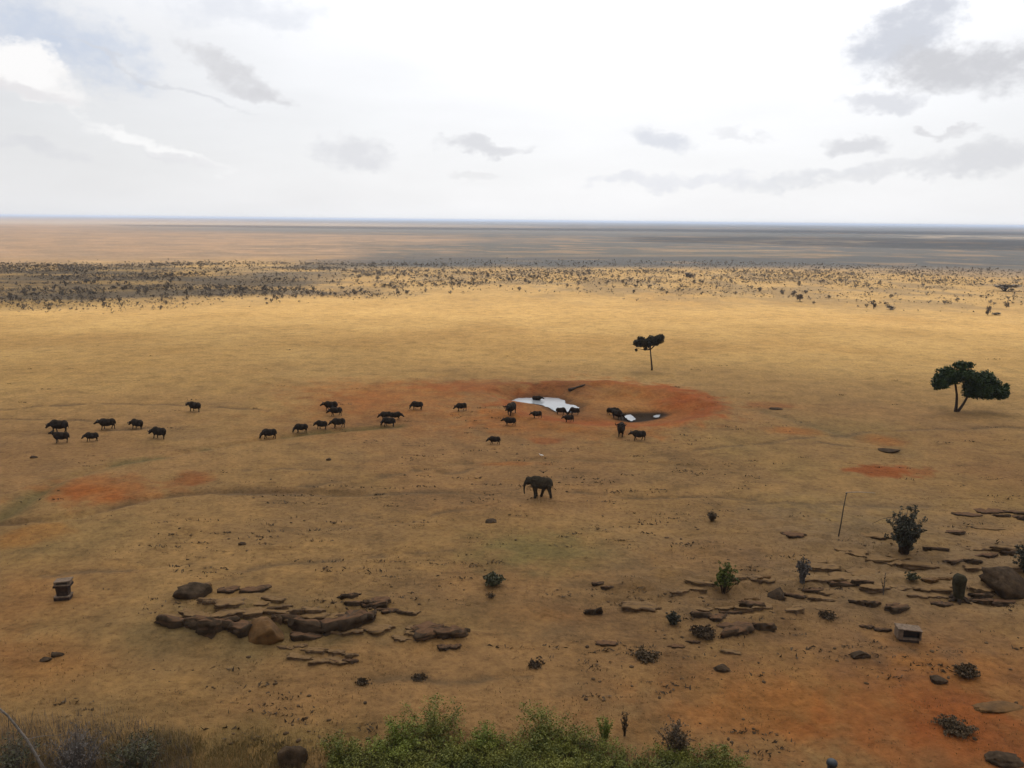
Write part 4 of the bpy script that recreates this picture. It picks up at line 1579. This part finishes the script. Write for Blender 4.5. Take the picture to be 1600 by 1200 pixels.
def shrub_template(n, seed, stems=True):
    g = np.random.default_rng(seed)
    cs, rs = [], []
    for _ in range(7):
        a = g.uniform(0, 6.283)
        q = g.random() ** .5 * .34
        cs.append((math.cos(a) * q, math.sin(a) * q, g.uniform(.28, .78)))
        rs.append(np.array([.24, .24, .20]) * g.uniform(.6, 1.25))
    V, Q = leaves(cs, rs, n, .11 if n > 30 else .2, seed + 1, shell=.5)
    V[:, 2] = np.maximum(V[:, 2], 0)
    if stems:
        mb = MB()
        mb.add(V, Q)
        for _ in range(4):
            a = g.uniform(0, 6.283)
            mb.tube([(0, 0, -.1), (math.cos(a) * .12, math.sin(a) * .12, .3), (math.cos(a) * .25, math.sin(a) * .25, .7)], [.035, .025, .01], 4, False)
        V = np.concatenate(mb.v)
        Q = np.array(mb.f)
    return V, Q


def scatter_belt():
    g = np.random.default_rng(99)
    n = 200000
    th = np.radians(g.uniform(-37, 37, n))
    r = np.sqrt(g.uniform(262 ** 2, 700 ** 2, n))
    x, y = r * np.sin(th), r * np.cos(th)
    px, py, dep = project(x, y, np.zeros(n))
    d = belt_density(px, py, x, y)
    keep = (g.random(n) < d * .42) & (px > -60) & (px < 1660)
    x, y, px, py, r = x[keep], y[keep], px[keep], py[keep], r[keep]
    m = len(x)
    size = g.gamma(5, .21, m)
    size = np.clip(size * (.75 + .25 * sstep(r, 300, 380)), .45, 2.3)
    straw = g.random(m) < np.where(py < 426, .12, np.where(px > 640, .55, .28))
    seen = size / r
    order = np.argsort(-np.where(straw, 0, seen))
    solo = order[:300]
    rest = np.ones(m, bool)
    rest[solo] = False
    z = hgt(x, y)
    # the 300 that show largest
    tm = []
    for k in range(6):
        V, Q = shrub_template(90, 300 + k)
        tm.append(fast_mesh('scrub_bush', V, Q, M['bush_dark']))
    for j, i in enumerate(solo):
        o = bpy.data.objects.new('scrub_bush', tm[j % 6])
        o.location = (x[i], y[i], z[i])
        o.scale = (size[i] * 1.1, size[i] * 1.1, size[i] * random.uniform(.75, 1.15))
        o.rotation_euler = (0, 0, random.uniform(0, 6.28))
        tag(o, 'grey brown scrub bush in the belt of bushes beyond the plain', 'bush', 'scrub bushes of the belt beyond the plain')
        COL.objects.link(o)
    # the remaining mass
    for nm, sel, mat, lab in (('distant_scrub', rest & ~straw, M['bush_dark'], 'mass of grey scrub in the bush belt beyond the plain'),
                              ('straw_scrub', rest & straw, M['bush_straw'], 'pale straw coloured low scrub in the bush belt')):
        idx = np.nonzero(sel)[0]
        Vs, Qs, off = [], [], 0
        tmp = [shrub_template(15, 330 + k, False) for k in range(5)]
        for k in range(5):
            ii = idx[k::5]
            V, Q = tmp[k]
            a = g.uniform(0, 6.283, len(ii))
            c_, s_ = np.cos(a), np.sin(a)
            sz = size[ii] * (.55 if nm == 'straw_scrub' else 1.0)
            hz_ = sz * g.uniform(.7, 1.1, len(ii)) * (.7 if nm == 'straw_scrub' else 1.0)
            W = np.empty((len(ii), len(V), 3))
            W[:, :, 0] = (V[None, :, 0] * c_[:, None] - V[None, :, 1] * s_[:, None]) * sz[:, None] + x[ii][:, None]
            W[:, :, 1] = (V[None, :, 0] * s_[:, None] + V[None, :, 1] * c_[:, None]) * sz[:, None] + y[ii][:, None]
            W[:, :, 2] = V[None, :, 2] * hz_[:, None] + z[ii][:, None]
            Vs.append(W.reshape(-1, 3))
            Qs.append((Q[None] + (np.arange(len(ii)) * len(V))[:, None, None] + off).reshape(-1, 4))
            off += len(ii) * len(V)
        o = link(bpy.data.objects.new(nm, fast_mesh(nm, np.concatenate(Vs), np.concatenate(Qs), mat)))
        tag(o, lab, kind='stuff')
    print('belt', m)


scatter_belt()


# a few marked bushes standing out at the edge of the plain
for i, (px, py, h, w, lab) in enumerate((
        (1365, 482, 13, 9, 'dark upright bush at the edge of the plain, right of centre'),
        (1543, 492, 14, 8, 'dark upright bush at the edge of the plain near the right border'),
        (1392, 484, 7, 16, 'low bush just right of the dark upright bush at the plain edge'),
        (1250, 471, 11, 12, 'brownish bush on the golden edge right of the lone tree'),
        (1078, 434, 9, 17, 'wide dark bush at the back of the golden scrub above the lone tree'),
        (1555, 492, 4, 18, 'low dark scrub at the foot of the right upright bush'),
        (1570, 455, 10, 36, 'wide scraggy bush in the golden scrub near the right border'))):
    b = P3(px, py)
    V, Q = shrub_template(220, 400 + i)
    o = link(bpy.data.objects.new('plain_edge_bush', fast_mesh('plain_edge_bush', V, Q, M['bush_dark'])))
    o.location = b
    o.scale = (w * mpp(b) * 1.1, w * mpp(b) * 1.1, h * mpp(b) * 1.1)
    tag(o, lab, 'bush')


# ------------------------------------------------------------------ litter, tufts and stones on the open ground
def scatter_small():
    g = np.random.default_rng(5)
    for nm, n, mat, smin, smax, lab in (('dead_tufts', 1500, M['tuft'], .08, .70, 'dark dead grass tufts and dung strewn over the plain'),
                                        ('pebbles', 700, M['pebble'], .05, .24, 'small stones strewn over the near ground')):
        th = np.radians(g.uniform(-36, 36, n * 4))
        r = np.exp(g.uniform(math.log(42), math.log(230 if nm == 'dead_tufts' else 110), n * 4))
        x, y = r * np.sin(th), r * np.cos(th)
        cl = fbm(x / 7, y / 5, 91, 3) + .3 * (fbm(x / 40, y / 40, 95, 2) - .5)
        keep = g.random(n * 4) < sstep(cl, .46, .66) * (1 - .75 * sstep(r, 95, 170))
        keep &= ell(x, y, 950, 630, 170, 36) > 1
        x, y, r = x[keep][:n], y[keep][:n], r[keep][:n]
        m = len(x)
        z = hgt(x, y)
        s_ = smin + (smax - smin) * g.random(m) ** 2.6
        if nm == 'dead_tufts':
            k = 10
            dx = g.normal(size=(m, k, 3)) * np.array([2.2, .40, .10]) * s_[:, None, None] * .6
            dx[:, :, 2] = np.abs(dx[:, :, 2]) + .01
            c = np.stack([x, y, z], -1)[:, None, :] + dx
            a = g.normal(size=(m, k, 3))
            a /= np.linalg.norm(a, axis=2)[:, :, None]
            b = g.normal(size=(m, k, 3))
            b /= np.linalg.norm(b, axis=2)[:, :, None]
            q = (s_ * .42)[:, None, None]
            V = np.stack([c - a * q, c + b * q * .6, c + a * q], 2).reshape(-1, 3)
            Q = np.arange(len(V)).reshape(-1, 3)
        else:
            T, TQ = ico(1)
            T = T * (1 + .5 * noise3(T, 2, 3))[:, None]
            a = g.uniform(0, 6.283, m)
            sc_ = np.stack([s_, s_ * g.uniform(.5, .9, m), s_ * g.uniform(.3, .6, m)], -1)
            W = T[None] * sc_[:, None, :]
            X = W[:, :, 0] * np.cos(a)[:, None] - W[:, :, 1] * np.sin(a)[:, None]
            Y = W[:, :, 0] * np.sin(a)[:, None] + W[:, :, 1] * np.cos(a)[:, None]
            V = np.stack([X + x[:, None], Y + y[:, None], W[:, :, 2] + z[:, None] + s_[:, None] * .1], -1).reshape(-1, 3)
            Q = (TQ[None] + (np.arange(m) * len(T))[:, None, None]).reshape(-1, 3)
        o = link(bpy.data.objects.new(nm, fast_mesh(nm, V, Q, mat)))
        tag(o, lab, kind='stuff')


scatter_small()


# ------------------------------------------------------------------ foreground weeds, dry grass and dead wood
def blades(name, mat, pts, hgt_m, wid, seed, lab):
    """upright grass blades at ground points"""
    g = np.random.default_rng(seed)
    pts = np.asarray(pts)
    n = len(pts)
    z = hgt(pts[:, 0], pts[:, 1])
    h = hgt_m * g.uniform(.4, 1.1, n)
    a = g.uniform(0, 6.283, n)
    lean = g.normal(size=(n, 2)) * .28 * h[:, None]
    w = wid * g.uniform(.6, 1.3, n)
    c = np.stack([pts[:, 0], pts[:, 1], z - .02], -1)
    s_ = np.stack([np.cos(a) * w, np.sin(a) * w, np.zeros(n)], -1)
    mid = c + np.stack([lean[:, 0] * .35, lean[:, 1] * .35, h * .6], -1)
    tip = c + np.stack([lean[:, 0], lean[:, 1], h], -1)
    V = np.stack([c - s_, c + s_, mid + s_ * .6, mid - s_ * .6, tip], 1).reshape(-1, 3)
    base = (np.arange(n) * 5)[:, None]
    Q = np.concatenate([base + np.array([[0, 1, 2]]), base + np.array([[0, 2, 3]]), base + np.array([[3, 2, 4]])])
    o = link(bpy.data.objects.new(name, fast_mesh(name, V, Q, mat)))
    tag(o, lab, kind='stuff')


def px_points(n, x0, x1, top_fn, y1, seed, dens=None):
    g = np.random.default_rng(seed)
    out = []
    while len(out) < n:
        px = g.uniform(x0, x1)
        py = g.uniform(1060, y1)
        tp = top_fn(px)
        if py < tp or g.random() > .12 + (py - tp) / 34.0:
            continue
        p = flat_pt(px, py)
        if dens is not None and g.random() > dens(p[0], p[1]):
            continue
        out.append(p[:2])
    return np.array(out)


weed_top = lambda px: float(np.interp(px, [490, 520, 560, 620, 660, 720, 760, 860, 900, 940, 1000, 1060, 1110, 1160, 1190],
                                      [1195, 1178, 1152, 1136, 1130, 1140, 1148, 1136, 1142, 1150, 1166, 1160, 1172, 1180, 1200])) + 14
dn = lambda x, y: .25 + .75 * float(fbm(np.array([x / 1.4]), np.array([y / 1.4]), 55, 2)[0] > .45)
wp = px_points(800, 505, 1185, weed_top, 1236, 8)
wz = hgt(wp[:, 0], wp[:, 1])
gg = np.random.default_rng(9)
cc = np.stack([wp[:, 0], wp[:, 1], wz + gg.uniform(.15, .55, len(wp))], -1)
rc = np.stack([gg.uniform(.3, .6, len(wp)), gg.uniform(.3, .6, len(wp)), gg.uniform(.25, .5, len(wp))], -1)
V, Q = leaves(cc, rc, 64000, .062, 10, flat=.3, shell=.5)
o = link(bpy.data.objects.new('green_weeds', fast_mesh('green_weeds', V, Q, M['leaf_green'])))
tag(o, 'dense mat of green weeds along the bottom of the picture', kind='stuff')
blades('green_grass', M['leaf_olive'], px_points(9000, 500, 1200, lambda p: weed_top(p) + 4, 1236, 12), .75, .012, 13, 'olive grass growing between the green weeds')
grass_top = lambda px: float(np.interp(px, [0, 150, 250, 350, 450, 520], [1160, 1150, 1132, 1134, 1136, 1148])) + 4
blades('dry_grass', M['dry_grass'], px_points(16000, -20, 530, grass_top, 1236, 14, dn), .5, .011, 15, 'dry yellow grass along the bottom left')
blades('thin_grass', M['dry_grass'], px_points(5000, -20, 1620, lambda p: 1065, 1236, 16, lambda x, y: .08 + .9 * float(fbm(np.array([x / 3]), np.array([y / 3]), 57, 2)[0] > .58)),
       .2, .009, 17, 'thin short dry grass over the near ground')


blades('dry_brush', M['twig_grey'], px_points(5200, -30, 300, lambda p: float(np.interp(p, [-30, 60, 180, 300], [1112, 1120, 1116, 1150])), 1236, 19), .85, .010, 20, 'thin grey brown brush in the bottom left corner')
gt = np.random.default_rng(77)
th_ = np.radians(gt.uniform(-36, 36, 150000))
r_ = np.exp(gt.uniform(math.log(42), math.log(175), 150000))
tx, ty = r_ * np.sin(th_), r_ * np.cos(th_)
kp = gt.random(150000) < (.10 + .9 * sstep(fbm(tx / 4, ty / 4, 101, 3), .50, .66)) * .26
kp &= (ell(tx, ty, 940, 630, 172, 38) > 1.05) & (ell(tx, ty, 1375, 735, 60, 10) > 1) & (ell(tx, ty, 145, 769, 80, 17) > .8)
M['tussock'] = simple_mat('tussock', (.10, .066, .030), (.20, .132, .06), 0.25, .9, spec=.03)
blades('grass_tussocks', M['tussock'], np.stack([tx, ty], -1)[kp], .17, .028, 78, 'short dry grass tussocks all over the plain')


def leafy_bush(px, py, hpx, wpx, mat, lab, seed, n=2600, ls=.065, stems=22, upright=False):
    b = P3(px, py)
    s_ = mpp(b)
    H, W = hpx * s_ * 1.1, wpx * s_
    root = empty('leafy_bush', b)
    tag(root, lab, 'bush')
    g = np.random.default_rng(seed)
    st = MB()
    cc, rc = [], []
    for i in range(stems):
        a = g.uniform(0, 6.283)
        q = g.random() ** .6 * .5
        tip = np.array([math.cos(a) * q * W, math.sin(a) * q * W, H * g.uniform(.55, 1.0) * (1 - .5 * q)])
        pts = curve_pts((tip[0] * .3, tip[1] * .3, -.05), tip, (0, 0, .05 * H), 5)
        st.tube(pts, np.linspace(.018, .005, 5), 4, False)
        for t in (1, 2, 3, 4):
            cc.append(pts[t])
            rc.append(np.array([.10 * W, .10 * W, .09 * H]) * g.uniform(.6, 1.4) + .05)
    st.build('stems', M['dry_brown'], root)
    leaf_part('foliage', mat, root, cc, rc, n, ls, seed + 1, flat=.2, shell=.6)


leafy_bush(672, 1150, 50, 110, M['leaf_green'], 'tallest leafy green bush, at the left of the weeds', 501, 3000)
leafy_bush(620, 1172, 40, 100, M['leaf_bright'], 'bright green bush at the left end of the weeds', 502, 2600)
leafy_bush(760, 1165, 34, 60, M['leaf_bright'], 'low fresh green bush between the two tall green bushes', 507, 1600)
leafy_bush(862, 1160, 46, 130, M['leaf_green'], 'broad dark green bush in the middle of the weeds', 503, 3600)
leafy_bush(944, 1160, 46, 26, M['leaf_bright'], 'narrow upright green sprig right of the broad bush', 504, 1100, stems=10)
leafy_bush(530, 1188, 40, 60, M['leaf_green'], 'dark green bush beside the brown weathered boulder', 508, 1800)
leafy_bush(1130, 1200, 34, 70, M['leaf_green'], 'low green bush at the right end of the weeds', 509, 1800)
fan_shrub('dry_bush', 1054, 1176, 54, 60, M['dry_brown'], 'dry brown twiggy bush at the right of the green weeds', 60, 1500, .05, .16, seed=505, leaf_lo=.3, cat='bush', bmat='twig_grey')
fan_shrub('dry_bush', 976, 1150, 44, 16, M['dry_brown'], 'thin dry stalks right of the upright sprig', 10, 200, .05, .1, seed=506, cat='bush', bmat='dry_brown')
fan_shrub('bare_thicket', 120, 1210, 76, 110, M['twig_grey'], 'grey leafless thicket at the bottom left', 70, 900, .045, .3, seed=510, leaf_lo=.5, cat='thicket', bmat='twig_grey')
fan_shrub('bare_thicket', 215, 1212, 66, 90, M['leaf_olive'], 'olive leafed thicket right of the grey one at the bottom left', 50, 1700, .05, .3, seed=511, leaf_lo=.5, cat='thicket', bmat='twig_grey')
fan_shrub('bare_thicket', 20, 1216, 70, 80, M['leaf_olive'], 'sparse thicket in the bottom left corner under the dead branch', 40, 900, .05, .3, seed=512, leaf_lo=.5, cat='thicket', bmat='twig_grey')
fan_shrub('dead_sapling', 128, 1214, 94, 24, M['twig_grey'], 'bare upright stem rising from the grey thicket', 3, 0, .05, .05, seed=513, bmat='twig_grey')

# long dead branch leaning out of the bottom left corner
b = P3(82, 1222)
s = mpp(b)
root = empty('dead_branch', b)
tag(root, 'long bare grey branch leaning left out of the bottom left corner', 'branch')
mb = MB()
pp = [np.array([0, 0, -.3]), np.array([-14 * s, 0, 30 * s]), np.array([-34 * s, .1, 72 * s]), np.array([-58 * s, .1, 112 * s]), np.array([-82 * s, 0, 142 * s]), np.array([-104 * s, 0, 166 * s])]
mb.tube(pp, [.10, .09, .075, .06, .045, .02], 8)
mb.build('limb', M['bark_grey'], root, True)
for i, (k, e) in enumerate(((3, (-30, 0, 10)), (2, (48, .3, 2)), (3, (-6, .1, -44)), (4, (-20, .2, 26)), (1, (30, .2, 30)))):
    mb = MB()
    q = pp[k]
    t = q + np.array([e[0] * s, e[1], e[2] * s])
    mb.tube(curve_pts(q, t, (0, .05, .08)), np.linspace(.03, .008, 6), 5)
    mb.build('twig', M['bark_grey'], root)
